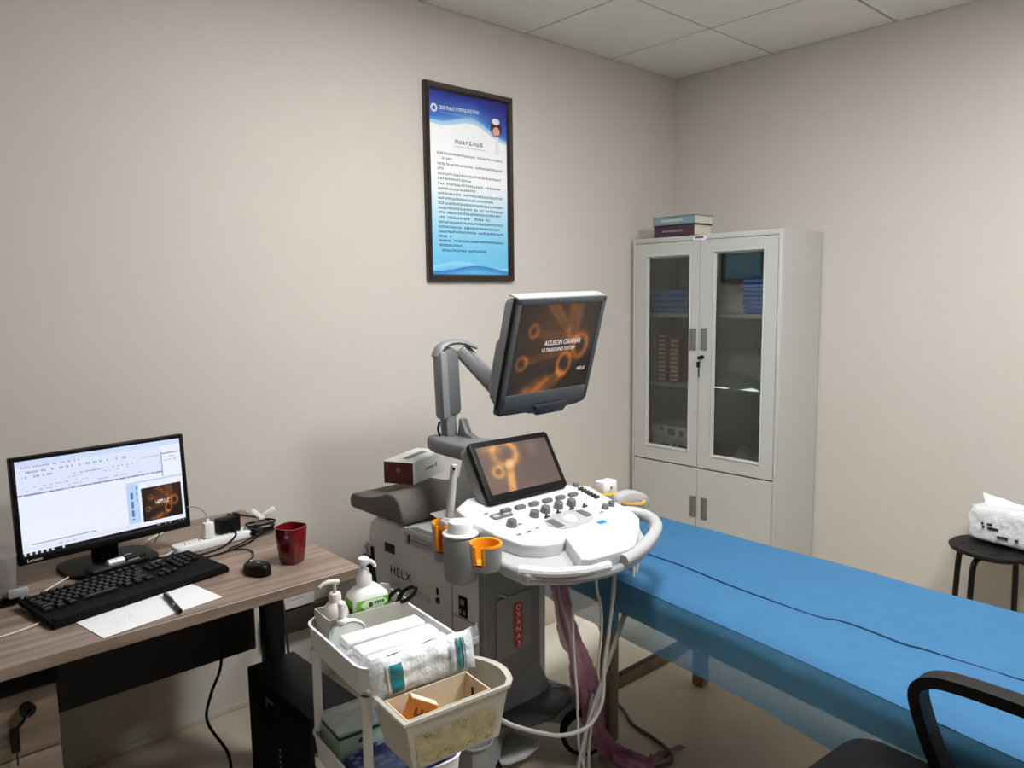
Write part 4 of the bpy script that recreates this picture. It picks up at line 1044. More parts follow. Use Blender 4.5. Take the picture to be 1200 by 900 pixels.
rg.lathe([(0.027, 0), (0.029, 0.002), (0.033, 0.002), (0.034, 0)], None, 28)
obj('trackball_ring', rg, M['consgrey'], tpo)
tb_ = MB().at(frame(on(-2.112, -1.163, -0.010), (1, 0, 0), (0, 1, SL)))
tb_.lathe([(0.026 * math.cos(a), 0.026 * math.sin(a)) for a in [k * PI / 16 for k in range(3, 9)]], None, 28)
obj('trackball', tb_, M['white'], tpo)
obj('pad_key', MB().at(frame(on(-2.178, -1.166, 0.004), (1, 0, 0), (0, 1, SL))).box((0, 0, 0.001), (0.03, 0.05, 0.002), 0.001), KG, tpo); obj('pad_key', MB().at(frame(on(-2.046, -1.158, 0.004), (1, 0, 0), (0, 1, SL))).box((0, 0, 0.001), (0.026, 0.045, 0.002), 0.001), KG, tpo)
obj('blue_mark', MB().at(frame(on(-2.036, -1.222), (1, 0, 0), (0, 1, SL))).prism(rrect(0.036, 0.020, 0.007), 0.0012, Matrix.Identity(4), 0.0004), mat('bright_blue', (36, 134, 236), 0.5), cpn, label='bright blue sticker')
for q in range(6):
    y = -1.022 - q * 0.0145
    obj('slider', MB().at(frame(on(-1.912 - 0.0005 * q, y), (1, 0, 0), (0, 1, SL))).box((0, 0, 0.004), (0.020, 0.010, 0.009), 0.002), M['charcoal'], cpn)

# ---- touch display
TB0, TB1 = Vector((-2.288, -1.0, 0.903)), Vector((-1.938, -1.0, 0.898))
TT0 = Vector((-2.280, -0.897, 1.072))
tex = (TB1 - TB0).normalized(); tey = (TT0 - TB0).normalized(); tn = tex.cross(tey).normalized(); tey = tn.cross(tex)
tw, th_ = 0.338, (TT0 - TB0).length
TC = TB0 + tex * (tw / 2 + 0.004) + tey * (th_ / 2)
ts = obj('touch_display', MB().prism(rrect(tw, th_, 0.014), 0.020, frame(TC - tn * 0.020, tex, tey, tn), 0.004), M['black'], us)
obj('display_housing', MB().prism(rrect(tw - 0.004, th_ - 0.004, 0.02), 0.045, frame(TC - tn * 0.064, tex, tey, tn), 0.012, 3), M['darkgrey'], us)
def touch_fn(u, v):
    I = 0
    d = abs(math.hypot((u - .35) / 1.0, (v - .20) * .62) - .155); I += (0.72 + 0.35 * sstep(0.3, 0.5, u)) * math.exp(-(d / 0.050) ** 2)
    d = abs(math.hypot((u - .185), (v - .56) * .62) - .065); I += 0.9 * math.exp(-(d / 0.030) ** 2)
    d, t = segd(u, v * .62, (.375, .42 * .62), (.27, .68)); I += 1.0 * math.exp(-(d / (0.055)) ** 4)
    d, t = segd(u, v * .62, (.10, .05 * .62), (.30, .12 * .62)); I += 0.45 * math.exp(-(d / 0.05) ** 2)
    n_ = noise.noise(Vector((u * 4, v * 3, 4.4)))
    bg = mixc((122, 102, 92), (104, 88, 84), sstep(0, 1, u)); bg = mixc(bg, (142, 116, 104), max(0, n_) * 0.8)
    I *= 0.92 + 0.25 * noise.noise(Vector((u * 8, v * 8, 2)))
    c = mixc(bg, (222, 158, 98), min(1, I)); 
    if d < 0: c = bg
    return mixc(c, (244, 208, 164), max(0, I - .85) * 0.9)
m0 = 0.020
o0 = TC - tex * (tw / 2 - m0) + tey * (th_ / 2 - m0) + tn * 0.0006
paint_plane('touch_screen', o0, tex * (tw - 2 * m0), tey * -(th_ - 2 * m0 - 0.004), 120, 80, touch_fn, M['touch_emit'], ts)['label'] = 'lit amber touch screen'
# riser and arm bracket
obj('riser', MB().prism([(-0.70, 0.72), (-0.96, 0.80), (-0.965, 0.90), (-0.93, 1.01), (-0.86, 1.03), (-0.80, 1.0), (-0.76, 0.88), (-0.70, 0.80)], 0.20, frame((-2.24, 0, 0), (0, 1, 0), (0, 0, 1)), 0.02, 3), M['consgrey'], us)
arm = obj('arm_bracket', MB().prism([(-2.18, -0.545), (-2.10, -0.545), (-2.07, -0.60), (-2.06, -0.92), (-2.22, -0.92), (-2.20, -0.60)], 0.055, Matrix.Translation((0, 0, 0.985)), 0.016, 3), M['armdark'], us)
obj('bracket_fin', MB().prism([(-0.63, 1.03), (-0.76, 1.03), (-0.68, 1.055), (-0.655, 1.10), (-0.640, 1.10)], 0.03, frame((-2.115, 0, 0), (0, 1, 0), (0, 0, 1)), 0.008), M['armdark'], us)
obj('arm_neck', MB().beam([(-2.125, -0.605, 1.02), (-2.135, -0.605, 1.13)], 0.05, 0.045, (0, 1, 0), 0.014), M['darkgrey'], us)
obj('neck_cable', MB().tube([(-2.165, -0.60, 1.09), (-2.172, -0.60, 1.065), (-2.160, -0.60, 1.03)], 0.004), M['black'], us)
la = obj('lower_arm', MB().beam([(-2.120, -0.605, 1.105), (-2.130, -0.605, 1.345)], 0.070, 0.066, (0, 1, 0), 0.026), M['armdark'], us)
obj('arm_cover', MB().beam([(-2.158, -0.612, 1.10), (-2.166, -0.612, 1.335)], 0.034, 0.055, (0, 1, 0), 0.014), M['armgrey'], la)
obj('elbow_hood', MB().tube([(-2.175, -0.605, 1.315), (-2.16, -0.605, 1.345), (-2.12, -0.61, 1.362), (-2.075, -0.625, 1.360), (-2.03, -0.645, 1.340)], lambda t: 0.026 - 0.016 * t, 12, squash=0.6), M['darkgrey'], us)
ua = MB().beam([(-2.085, -0.615, 1.335), (-1.955, -0.715, 1.145)], 0.044, 0.038, (0, 1, 0.4), 0.012)
obj('upper_arm', ua, M['armdark'], us)
obj('arm_cover', MB().beam([(-2.060, -0.610, 1.345), (-1.94, -0.70, 1.175)], 0.03, 0.034, (0, 1, 0.4), 0.010), M['armgrey'], us)

# ---- main display
A0 = Vector((-2.067, -0.800, 1.135)); A1 = Vector((-1.640, -0.800, 1.143)); A2 = Vector((-2.067, -0.910, 1.506))
mx_ = (A1 - A0).normalized(); my_ = (A2 - A0).normalized(); mn_ = mx_.cross(my_).normalized(); my_ = mn_.cross(mx_)
dw, dh = (A1 - A0).length, (A2 - A0).length
DC = A0 + mx_ * dw / 2 + my_ * dh / 2
FD = frame(DC, mx_, my_, mn_)
bz = MB().at(FD)
bz.box((0, dh / 2 - 0.011, -0.006), (dw, 0.022, 0.012), 0.003).box((0, -dh / 2 + 0.026, -0.006), (dw, 0.052, 0.012), 0.003)
bz.box((-dw / 2 + 0.010, 0, -0.006), (0.020, dh - 0.004, 0.012), 0.003).box((dw / 2 - 0.010, 0, -0.006), (0.020, dh - 0.004, 0.012), 0.003)
md = obj('main_display', bz, mat('bezel_slate', (70, 72, 76), 0.4), us)
obj('display_rim', MB().at(FD).prism(rrect(dw + 0.004, dh + 0.004, 0.01), 0.014, Matrix.Translation((0, 0, -0.024)), 0.003), M['black'], us)
bk = MB().at(FD)
bk.prism(rrect(dw + 0.002, dh, 0.016), -0.040, Matrix.Translation((0, 0, -0.026)), 0.0, taper=rrect(dw - 0.012, dh - 0.030, 0.02))
bk.prism(rrect(dw - 0.012, dh * 0.60, 0.02), -0.034, Matrix.Translation((0, -0.065, -0.058)), 0.0, taper=rrect(dw - 0.04, dh * 0.50, 0.02))
obj('display_back', bk, M['armgrey'], us)
obj('display_top_edge', MB().at(FD).box((0, dh / 2 + 0.001, -0.030), (dw - 0.006, 0.006, 0.05), 0.002), M['consgrey'], us)
chn = MB().at(FD)
chn.prism([(-dw / 2, -dh / 2 + 0.012), (dw / 2, -dh / 2 + 0.012), (dw / 2 - 0.01, -dh / 2 - 0.012), (dw / 2 - 0.05, -dh / 2 - 0.020), (0.115, -dh / 2 - 0.022), (0.10, -dh / 2 - 0.040), (-0.03, -dh / 2 - 0.040), (-0.045, -dh / 2 - 0.028), (-0.07, -dh / 2 - 0.028), (-0.085, -dh / 2 - 0.022), (-dw / 2 + 0.004, -dh / 2 - 0.020)], 0.035, Matrix.Translation((0, 0, -0.034)), 0.005)
obj('chin', chn, M['charcoal'], us)
obj('chin_handle', MB().at(FD).prism([(-0.06, -dh / 2 + 0.004), (0.10, -dh / 2 + 0.006), (0.085, -dh / 2 - 0.024), (-0.03, -dh / 2 - 0.026)], 0.010, Matrix.Translation((0, 0, 0.001)), 0.004), M['charcoal'], us)
def main_fn(u, v):
    c = vessel(u, v)
    return c
sw0, sh0, sh1 = 0.020, 0.022, 0.052
so = DC - mx_ * (dw / 2 - sw0) + my_ * (dh / 2 - sh0) - mn_ * 0.0035
scr = paint_plane('display_screen', so, mx_ * (dw - 2 * sw0), my_ * -(dh - sh0 - sh1), 180, 150, main_fn, M['screen_emit'], us)
scr['label'] = 'lit dark screen with amber vessel picture'
sw, sh = dw - 2 * sw0, dh - sh0 - sh1
def SP(u, v): return frame(so + mx_ * (u * sw) - my_ * (v * sh) + mn_ * 0.0008, mx_, my_, mn_)
text_mesh('screen_title', 'ACUSON OXANA3', 0.026, SP(0.355, 0.465), M['whiteglow'], scr, xs=0.80)
text_mesh('screen_subtitle', 'ULTRASOUND SYSTEM', 0.018, SP(0.335, 0.535), M['whiteglow'], scr, xs=0.88)
text_mesh('screen_corner_text', 'HELX', 0.018, SP(0.84, 0.80), M['whiteglow'], scr, xs=0.95)

# ---- probe holders
def cup(nm, x, y, zt, r, h, gap_dir, liner, gap=0.9, shell=None):
    """open fronted cup: grey shell with a coloured liner and rolled rim"""
    F = Matrix.Translation((x, y, 0)); g = math.radians(gap_dir); a0 = g + gap / 2; a1 = g + 2 * PI - gap / 2
    sh_ = MB().lathe([(r * 0.55, zt - h), (r * 0.86, zt - h + 0.006), (r * 0.98, zt - h * 0.5), (r, zt - 0.003)], F, 36, a0, a1)
    sh_.lathe([(0, zt - h), (r * 0.86, zt - h + 0.006), (r * 0.93, zt - h * 0.70)], F, 36)
    o = obj(nm, sh_, shell or M['midgrey'], us)
    ln = MB().lathe([(r * 1.02, zt - 0.004), (r * 1.03, zt + 0.001), (r * 0.98, zt + 0.005), (r * 0.84, zt + 0.003), (r * 0.80, zt - 0.006), (r * 0.76, zt - h * 0.7), (0.001, zt - h * 0.78)], F, 36, a0, a1)
    for a in (a0, a1):
        ln.tube([(x + r * 0.93 * math.cos(a), y + r * 0.93 * math.sin(a), zt + 0.001), (x + r * 0.93 * math.cos(a), y + r * 0.93 * math.sin(a), zt - h * 0.35), (x + r * 0.85 * math.cos(a), y + r * 0.85 * math.sin(a), zt - h * 0.66)], 0.006, 8)
    obj('cup_liner', ln, liner, o, label='orange liner and rim')
    return o
cup('probe_holder', -2.388, -0.925, 0.852, 0.046, 0.115, 205, M['orange'], 0.8)
cup('probe_holder', -2.442, -1.165, 0.858, 0.044, 0.075, 200, M['orange'], 0.7)
gel = MB().lathe([(0, 0.712), (0.034, 0.714), (0.046, 0.722), (0.050, 0.74), (0.050, 0.842), (0.047, 0.846), (0.044, 0.843), (0.044, 0.80)], Matrix.Translation((-2.425, -1.035, 0)), 36)
obj('gel_holder', gel, M['midgrey'], us)
obj('holder_bracket', MB().box((-2.375, -1.04, 0.79), (0.05, 0.26, 0.03), 0.01).box((-2.335, -1.00, 0.80), (0.08, 0.08, 0.028), 0.008), M['sidegrey'], us)
for (x, y) in ((-1.812, -0.93), (-1.766, -1.005), (-1.738, -1.10)):
    cup('probe_holder', x, y, 0.846 - 0.02 * (y < -1.05), 0.042, 0.07, 330, M['yellow'], 0.6)
obj('holder_bracket', MB().box((-1.835, -1.03, 0.79), (0.06, 0.20, 0.03), 0.01), M['sidegrey'], us)

# ---- things carried by the machine
gb = thing('gel_bottle', 'white capped gel bottle standing in the grey holder left of the control panel', 'bottle', (-2.425, -1.035, 0.802))
FG = Matrix.Translation((-2.425, -1.035, 0))
obj('bottle', MB().lathe([(0, 0.803), (0.036, 0.804), (0.040, 0.81), (0.040, 0.842), (0.044, 0.850), (0.0515, 0.852), (0.0515, 0.856), (0.046, 0.860), (0.034, 0.858)], FG, 36), M['white'], gb)
obj('cap', MB().lathe([(0.036, 0.856), (0.0355, 0.884), (0.033, 0.889), (0, 0.890)], FG, 36), M['white'], gb)
pb = thing('slim_probe', 'slim upright pale grey probe in the orange rimmed holder by the grey pillow', 'probe', (-2.39, -0.925, 0.80))
v0, v1 = Vector((-2.388, -0.922, 0.776)), Vector((-2.352, -0.918, 1.022))
d_ = v1 - v0
obj('handle', MB().cyl(v0, v0 + d_ * 0.36, 0.015, 0.021, 16, 0.003), M['consgrey'], pb)
obj('shaft', MB().cyl(v0 + d_ * 0.34, v1, 0.0125, 0.0105, 16, 0.003), M['consgrey'], pb)
obj('tip_mark', MB().cyl(v0 + d_ * 0.955 + Vector((-0.007, -0.009, 0)), v0 + d_ * 0.955 + Vector((-0.008, -0.0115, 0)), 0.004, n=10), M['black'], pb)
p1 = thing('boxy_probe', 'boxy white probe standing in the middle yellow holder right of the control panel', 'probe', (-1.766, -1.005, 0.80))
obj('grip', MB().prism(rrect(0.056, 0.040, 0.012), 0.05, Matrix.Translation((-1.760, -1.000, 0.782)) , 0.004), M['white'], p1)
obj('head', MB().prism(rrect(0.070, 0.050, 0.008), 0.048, Matrix.Translation((-1.757, -0.998, 0.836)), 0.005, taper=rrect(0.068, 0.046, 0.008)), M['conswhite'], p1)
obj('marker_dot', MB().cyl((-1.757, -1.0225, 0.862), (-1.757, -1.0245, 0.862), 0.005, n=12), M['greyink'], p1)
p2 = thing('curved_probe', 'grey curved probe lying in the front yellow holder right of the control panel', 'probe', (-1.738, -1.10, 0.79))
arc = [(0.062 * math.sin(t), 0.028 * math.cos(t)) for t in [k * PI / 12 - PI / 2 for k in range(13)]]
FQ = frame((-1.722, -1.075, 0.826), (0.93, -0.30, -0.06), (0, 0, 1))
obj('lens', MB().prism([(-0.064, -0.014)] + arc + [(0.064, -0.014)], 0.050, frame(FQ.translation - (FQ.to_3x3() @ Vector((0, 0, 1))) * 0.025, (0.93, -0.30, -0.06), (0, 0, 1)), 0.007), M['consgrey'], p2)
obj('body', MB().prism(rrect(0.118, 0.044, 0.015), 0.045, Matrix.Translation((-1.722, -1.078, 0.774)) @ Matrix.Rotation(-0.3, 4, 'Z'), 0.004, taper=rrect(0.128, 0.052, 0.016)), M['midgrey'], p2)
obj('cable', MB().tube([(-1.745, -1.10, 0.792), (-1.775, -1.145, 0.812), (-1.80, -1.17, 0.79), (-1.805, -1.18, 0.70), (-1.835, -1.19, 0.60), (-1.90, -1.20, 0.50), (-2.005, -1.20, 0.33), (-2.07, -1.20, 0.22), (-2.12, -1.20, 0.08), (-2.13, -1.21, 0.012), (-2.10, -1.30, 0.008)], 0.0058, 10), M['cable'], p2)
obj('cable', MB().tube([(-1.775, -1.03, 0.79), (-1.80, -1.12, 0.76), (-1.855, -1.20, 0.64), (-1.90, -1.20, 0.52), (-1.97, -1.20, 0.40), (-2.035, -1.20, 0.28), (-2.085, -1.20, 0.19), (-2.115, -1.20, 0.06), (-2.11, -1.24, 0.012), (-2.05, -1.30, 0.008)], 0.005, 10), M['cable'], p1)
hc = thing('hanging_cables', 'grey probe cables looping below the control panel to the floor', 'cables', (-2.05, -1.2, 0))
obj('cable', MB().tube([(-1.945, -1.20, 0.715), (-1.955, -1.20, 0.62), (-1.968, -1.20, 0.52), (-1.998, -1.20, 0.34), (-2.05, -1.20, 0.22), (-2.07, -1.20, 0.12), (-2.065, -1.21, 0.012), (-2.0, -1.25, 0.008)], 0.0052, 10), M['cable'], hc)
obj('cable', MB().tube([(-1.985, -1.15, 0.70), (-1.975, -1.15, 0.60), (-1.955, -1.15, 0.52), (-1.96, -1.15, 0.40), (-2.02, -1.17, 0.27), (-2.06, -1.18, 0.16), (-2.08, -1.19, 0.05), (-2.08, -1.22, 0.010)], 0.0045, 10), M['sidegrey'], hc)
obj('cable', MB().tube([(-2.62, -1.20, 0.44), (-2.545, -1.28, 0.46), (-2.477, -1.30, 0.413), (-2.385, -1.30, 0.355), (-2.286, -1.30, 0.305), (-2.181, -1.30, 0.29), (-2.10, -1.28, 0.325), (-2.045, -1.24, 0.40), (-1.985, -1.21, 0.50), (-1.95, -1.20, 0.62), (-1.94, -1.19, 0.71)], 0.0058, 10), M['cable'], hc, label='grey cable looping to the trolley')
obj('cable', MB().tube([(-2.20, -1.10, 0.70), (-2.03, -1.15, 0.655), (-1.98, -1.15, 0.648), (-1.93, -1.14, 0.67), (-1.90, -1.10, 0.72)], 0.005, 10), M['darkcable'], hc, label='dark cable sagging under the panel')
obj('cable', MB().tube([(-2.14, -1.20, 0.60), (-2.125, -1.19, 0.45), (-2.10, -1.18, 0.30), (-2.09, -1.18, 0.12), (-2.06, -1.20, 0.010)], 0.0042, 10), M['sidegrey'], hc)
fc = obj('floor_cable', MB().tube([(-1.70, -0.80, 0.008), (-1.645, -0.925, 0.007), (-1.66, -1.0, 0.007), (-1.707, -1.08, 0.007), (-1.722, -1.18, 0.007), (-1.747, -1.27, 0.008), (-1.80, -1.31, 0.009), (-1.88, -1.27, 0.009)], 0.006, 10), M['darkcable'], loc=(-1.7, -1.05, 0))
tag(fc, 'dark cable lying on the floor under the bed end', 'cable')
# pink plastic sleeve hanging under the console down to the floor
def pink_fn(u, v):
    path = [(-2.155, -1.15, 0.675), (-2.12, -1.15, 0.56), (-2.065, -1.15, 0.42), (-2.035, -1.155, 0.30), (-2.00, -1.16, 0.18), (-1.955, -1.17, 0.07), (-1.93, -1.20, 0.018), (-1.905, -1.27, 0.014)]
    P = PINK
    k = v * (len(P) - 1); i = min(len(P) - 2, int(k)); f = k - i; c = P[i].lerp(P[i + 1], f)
    w = [0.030, 0.034, 0.050, 0.058, 0.052, 0.046, 0.06, 0.08]
    kk = v * 7; ii = min(6, int(kk)); ww = w[ii] + (w[ii + 1] - w[ii]) * (kk - ii)
    a = u * 2 * PI
    r = ww * (0.66 + 0.55 * noise.noise(Vector((math.cos(a) * 2.2, math.sin(a) * 2.2, v * 7.0))) + 0.16 * math.sin(a * 7 + v * 9) + 0.12 * noise.noise(Vector((math.cos(a) * 3, math.sin(a) * 3, v * 40))))
    fl = 0.35
    dz = 0
    if v > 0.80: return c + Vector((0.75 * r * math.cos(a), 0.75 * r * math.sin(a), 0.018 + 0.10 * r * math.sin(2 * a) + 0.012 * math.sin(5 * a)))
    return c + Vector((r * math.cos(a) * 0.9, -r * math.cos(a) * 0.25 + fl * r * math.sin(a), 0.01 * noise.noise(Vector((u * 8, v * 12, 3)))))
PINK = catmull([(-2.155, -1.15, 0.675), (-2.12, -1.15, 0.56), (-2.065, -1.15, 0.42), (-2.035, -1.155, 0.30), (-2.00, -1.16, 0.18), (-1.955, -1.17, 0.07), (-1.93, -1.20, 0.018), (-1.905, -1.27, 0.014)], 8)
pk = obj('plastic_sleeve', MB().grid(pink_fn, 48, 90), M['pink'], loc=(-2.03, -1.16, 0), smooth=60)
tag(pk, 'crumpled pink plastic sleeve hanging from the console down to the floor', 'plastic bag')
tail = MB().grid(lambda u, v: Vector((-1.95 + 0.26 * u, -1.235 - 0.05 * u + 0.05 * (v - .5) * (1 - .5 * u), 0.006 + 0.022 * abs(noise.noise(Vector((u * 9, v * 6, 1)))))), 24, 8)
obj('trailing_end', tail, M['pink'], pk, smooth=60)

# pillow and tissue box on the housing
prof = [(-.207, .772), (-.218, .790), (-.240, .798), (-.308, .801), (-.352, .806), (-.407, .820), (-.455, .839), (-.490, .8415), (-.520, .832), (-.543, .810), (-.556, .778), (-.558, .752), (-.552, .742), (-.386, .739), (-.222, .739), (-.209, .748)]
pw_ = MB().prism(prof, 0.36, frame((-2.300, 0, 0), (0, 1, 0), (0, 0, 1)), 0.010, 3)
pl_ = obj('foam_pillow', pw_, M['foam'], loc=(-2.12, -0.38, 0.738), smooth=50)
tag(pl_, 'dark grey contoured foam pillow lying on top of the ultrasound machine housing', 'pillow')
A = Vector((-2.250, -0.345, 0.8425)); B = Vector((-2.178, -0.452, 0.8425)); C3 = Vector((-1.955, -0.345, 0.8425))
tx_ = (C3 - B).normalized(); ty_ = Vector((0, 0, 1)).cross(tx_)
tb = thing('tissue_box', 'white and maroon tissue box on the grey foam pillow', 'tissue box', tuple((A + C3) / 2))
Lx, Wy, Hz = 0.245, 0.122, 0.084
FX = frame(B, tx_, ty_)
obj('carton', MB().at(FX).box((Lx / 2, Wy / 2, Hz / 2), (Lx, Wy, Hz), 0.002, 1), M['whitematte'], tb)
ep = obj('maroon_end', MB().at(FX).box((-0.0006, Wy / 2, Hz / 2 - 0.001), (0.001, Wy - 0.002, Hz - 0.004)), M['maroon'], tb, label='maroon printed end')
obj('end_emblem', MB().at(FX).cyl((-0.001, Wy * 0.5, Hz * 0.62), (-0.0016, Wy * 0.5, Hz * 0.62), 0.009, n=14), mat('dull_pink_print', (150, 92, 92), 0.6), ep)
obj('opening', MB().at(FX).prism([(0.045, Wy / 2 - 0.008), (0.055, Wy / 2 - 0.016), (0.19, Wy / 2 - 0.016), (0.20, Wy / 2), (0.19, Wy / 2 + 0.012), (0.055, Wy / 2 + 0.012)], 0.0008, Matrix.Translation((0, 0, Hz + 0.0001))), M['greyink'], tb, label='dark slot')
mk = MB().at(FX)
for q in range(5): mk.box((0.10 + q * 0.013, -0.0005, 0.040), (0.009, 0.001, 0.009))
mk.box((0.175, -0.0005, 0.042), (0.012, 0.001, 0.014))
obj('side_print', mk, M['greyink'], tb, smooth=0)
# ------------------------------------------------------------------ trolley
tr = thing('trolley', 'white steel trolley with open trays in front of the ultrasound machine', 'trolley', (-2.819, -1.236, 0))
TA = math.radians(-5.7)
TF = Matrix.Translation((-2.819, -1.236, 0)) @ Matrix.Rotation(TA, 4, 'Z')
def TL(x, y, z): return TF @ Vector((x, y, z))
TWd, TLn = 0.245, 0.325
def tray_mb(zr, h):
    mb = MB().at(TF)
    o = rrect(TWd, TLn, 0.045, 6); i = rrect(TWd - 0.006, TLn - 0.006, 0.042, 6); ob = rrect(TWd - 0.012, TLn - 0.012, 0.04, 6); ib = rrect(TWd - 0.02, TLn - 0.02, 0.036, 6)
    lip = rrect(TWd + 0.006, TLn + 0.006, 0.047, 6)
    n = len(o)
    L = [[(*p, zr - h) for p in ob], [(*p, zr - 0.004) for p in o], [(*p, zr - 0.003) for p in lip], [(*p, zr) for p in lip], [(*p, zr) for p in i], [(*p, zr - h + 0.004) for p in ib]]
    fs = [(k * n + q, k * n + (q + 1) % n, (k + 1) * n + (q + 1) % n, (k + 1) * n + q) for k in range(5) for q in range(n)]
    fs += [list(range(n))[::-1], [5 * n + q for q in range(n)]]
    return mb.add([p for l in L for p in l], fs)
ZR, HT = 0.760, 0.066
for zr in (ZR, 0.490, 0.225): obj('tray', tray_mb(zr, HT), M['trolley'], tr, smooth=40)
for sx in (-1, 1):
    for sy in (-1, 1):
        p = TL(sx * (TWd / 2 - 0.016), sy * (TLn / 2 - 0.028), 0)
        mb = MB().cyl(p + Vector((0, 0, 0.05)), p + Vector((0, 0, 0.160)), 0.0105, n=14).cyl(p + Vector((0, 0, 0.226)), p + Vector((0, 0, 0.425)), 0.0105, n=14).cyl(p + Vector((0, 0, 0.491)), p + Vector((0, 0, 0.695)), 0.0105, n=14)
        mb.cyl(p + Vector((0, 0, 0.40)), p + Vector((0, 0, 0.425)), 0.0135, n=14).cyl(p + Vector((0, 0, 0.67)), p + Vector((0, 0, 0.695)), 0.0135, n=14)
        obj('post', mb, M['trolley'], tr)
        obj('caster', MB().cyl(p + Vector((-0.01, 0, 0.0255)), p + Vector((0.01, 0, 0.0255)), 0.025, n=20, bev=0.003).box(tuple(p + Vector((0, 0, 0.05))), (0.028, 0.028, 0.012), 0.003), M['rubber'], tr)
ZF = ZR - HT + 0.0045       # upper tray floor

# grey carton tray at the back of the upper tray
ctn = thing('carton_tray', 'grey beige open carton holding bottles at the back of the trolley', 'box', tuple(TL(0.0, 0.105, ZF)))
CF = TF @ Matrix.Translation((0.003, 0.108, ZF)) 
cw_, cl_, ch_ = 0.205, 0.088, 0.086
cm = MB().at(CF)
cm.box((0, 0, 0.0015), (cw_, cl_, 0.003)).box((0, -cl_ / 2 + 0.0015, ch_ / 2), (cw_, 0.003, ch_)).box((0, cl_ / 2 - 0.0015, ch_ / 2), (cw_, 0.003, ch_))
cm.box((-cw_ / 2 + 0.0015, 0, ch_ / 2), (0.003, cl_ - 0.006, ch_)).box((cw_ / 2 - 0.0015, 0, ch_ / 2), (0.003, cl_ - 0.006, ch_))
obj('carton', cm, M['carton'], ctn)
obj('back_flap', MB().at(CF).prism([(0.02, 0), (cw_ / 2 - 0.004, 0), (cw_ / 2 - 0.010, 0.018), (cw_ / 2 - 0.03, 0.026), (0.04, 0.020)], 0.003, frame((0, cl_ / 2 - 0.0015, ch_), (1, 0, 0), (0, -0.25, 1)), 0.0005, 1), M['carton'], ctn)
def bottle_at(x, y): return CF @ Matrix.Translation((x, y, 0.0035))
# pump bottles
def pump(root, F, z0, hd, L, mm, r=0.010, ang=0.0):
    P = F @ Matrix.Translation((0, 0, z0)) @ Matrix.Rotation(ang, 4, 'Z')
    obj('pump_collar', MB().at(P).lathe([(0, 0), (r * 1.25, 0), (r * 1.3, 0.018), (r * 1.1, 0.022), (0, 0.022)], None, 24), mm, root)
    h = MB().at(P).cyl((0, 0, 0.02), (0, 0, hd), 0.0042, n=12)
    h.tube([(0.010, 0, hd + 0.003), (-0.006, 0, hd + 0.006), (-L * 0.6, 0, hd + 0.005), (-L, 0, hd - 0.003)], lambda t: 0.0062 - 0.002 * t, 10)
    obj('pump_head', h, mm, root)
b1 = thing('pump_bottle', 'smaller pinkish pump bottle at the left end of the carton on the trolley', 'bottle', tuple(bottle_at(-0.058, 0.005).translation))
F1 = bottle_at(-0.066, 0.004)
obj('body', MB().at(F1).lathe([(0, 0), (0.030, 0), (0.033, 0.004), (0.033, 0.05), (0.033, 0.073), (0.029, 0.088), (0.020, 0.101), (0.013, 0.106), (0, 0.106)], None, 32), M['pinkbottle'], b1)
pump(b1, F1, 0.104, 0.044, 0.036, M['pinkbottle'], 0.0115, -0.15)
b2 = thing('sanitizer_bottle', 'large white square pump bottle with green label in the trolley carton', 'bottle', tuple(bottle_at(0.02, 0).translation))
F2 = bottle_at(0.014, 0.0)
bw, bd_ = 0.092, 0.062
secs = [(0.0, 1.0, 0.012), (0.098, 1.0, 0.012), (0.110, 0.95, 0.014), (0.124, 0.62, 0.014), (0.131, 0.30, 0.010)]
def section_mb(F, secs, w, d):
    mb = MB().at(F); vs = []; n = 0
    for z, s, r in secs:
        ww, dd = max(w * s, 0.026), max(d * (0.35 + 0.65 * s), 0.026)
        P = rrect(ww, dd, min(r, ww * .49, dd * .49), 4); n = len(P); vs += [(*p, z) for p in P]
    m = len(secs)
    fs = [(k * n + q, k * n + (q + 1) % n, (k + 1) * n + (q + 1) % n, (k + 1) * n + q) for k in range(m - 1) for q in range(n)]
    fs += [list(range(n))[::-1], [(m - 1) * n + q for q in range(n)]]
    return mb.add(vs, fs)
obj('body', section_mb(F2, secs, bw, bd_), M['bottle'], b2, smooth=50)
lb = MB().at(F2).box((0, -bd_ / 2 - 0.0004, 0.074), (bw - 0.010, 0.001, 0.058)).box((-bw / 2 - 0.0004, 0, 0.076), (0.001, bd_ - 0.024, 0.052))
lbo = obj('label', lb, M['green'], b2, label='green printed label')
obj('label_panel', MB().at(F2).prism([(-0.028, 0.006), (-0.014, 0.016), (0.03, 0.016), (0.042, 0.004), (0.03, -0.008), (-0.016, -0.008)], 0.0006, frame((-0.004, -bd_ / 2 - 0.0009, 0.086), (1, 0, 0), (0, 0, 1)), 0), M['palegreen'], lbo, label='pale green panel')
em = MB().at(F2).cyl((-0.006, -bd_ / 2 - 0.0015, 0.090), (-0.006, -bd_ / 2 - 0.002, 0.090), 0.006, n=12)
for q in range(4): em.box((0.006 + 0.007 * q, -bd_ / 2 - 0.0017, 0.092), (0.005, 0.0006, 0.007))
for q in range(7): em.box((-0.016 + 0.007 * q, -bd_ / 2 - 0.0009, 0.066), (0.005, 0.0006, 0.005))
obj('label_print', em, mat('dark_green_print', (50, 84, 62), 0.5), lbo, smooth=0)
P2 = F2 @ Matrix.Translation((-0.006, 0, 0.129))
obj('pump_collar', MB().at(P2).lathe([(0, 0), (0.0175, 0), (0.0185, 0.004), (0.0185, 0.022), (0.015, 0.027), (0.011, 0.040), (0, 0.041)], None, 24), M['white'], b2)
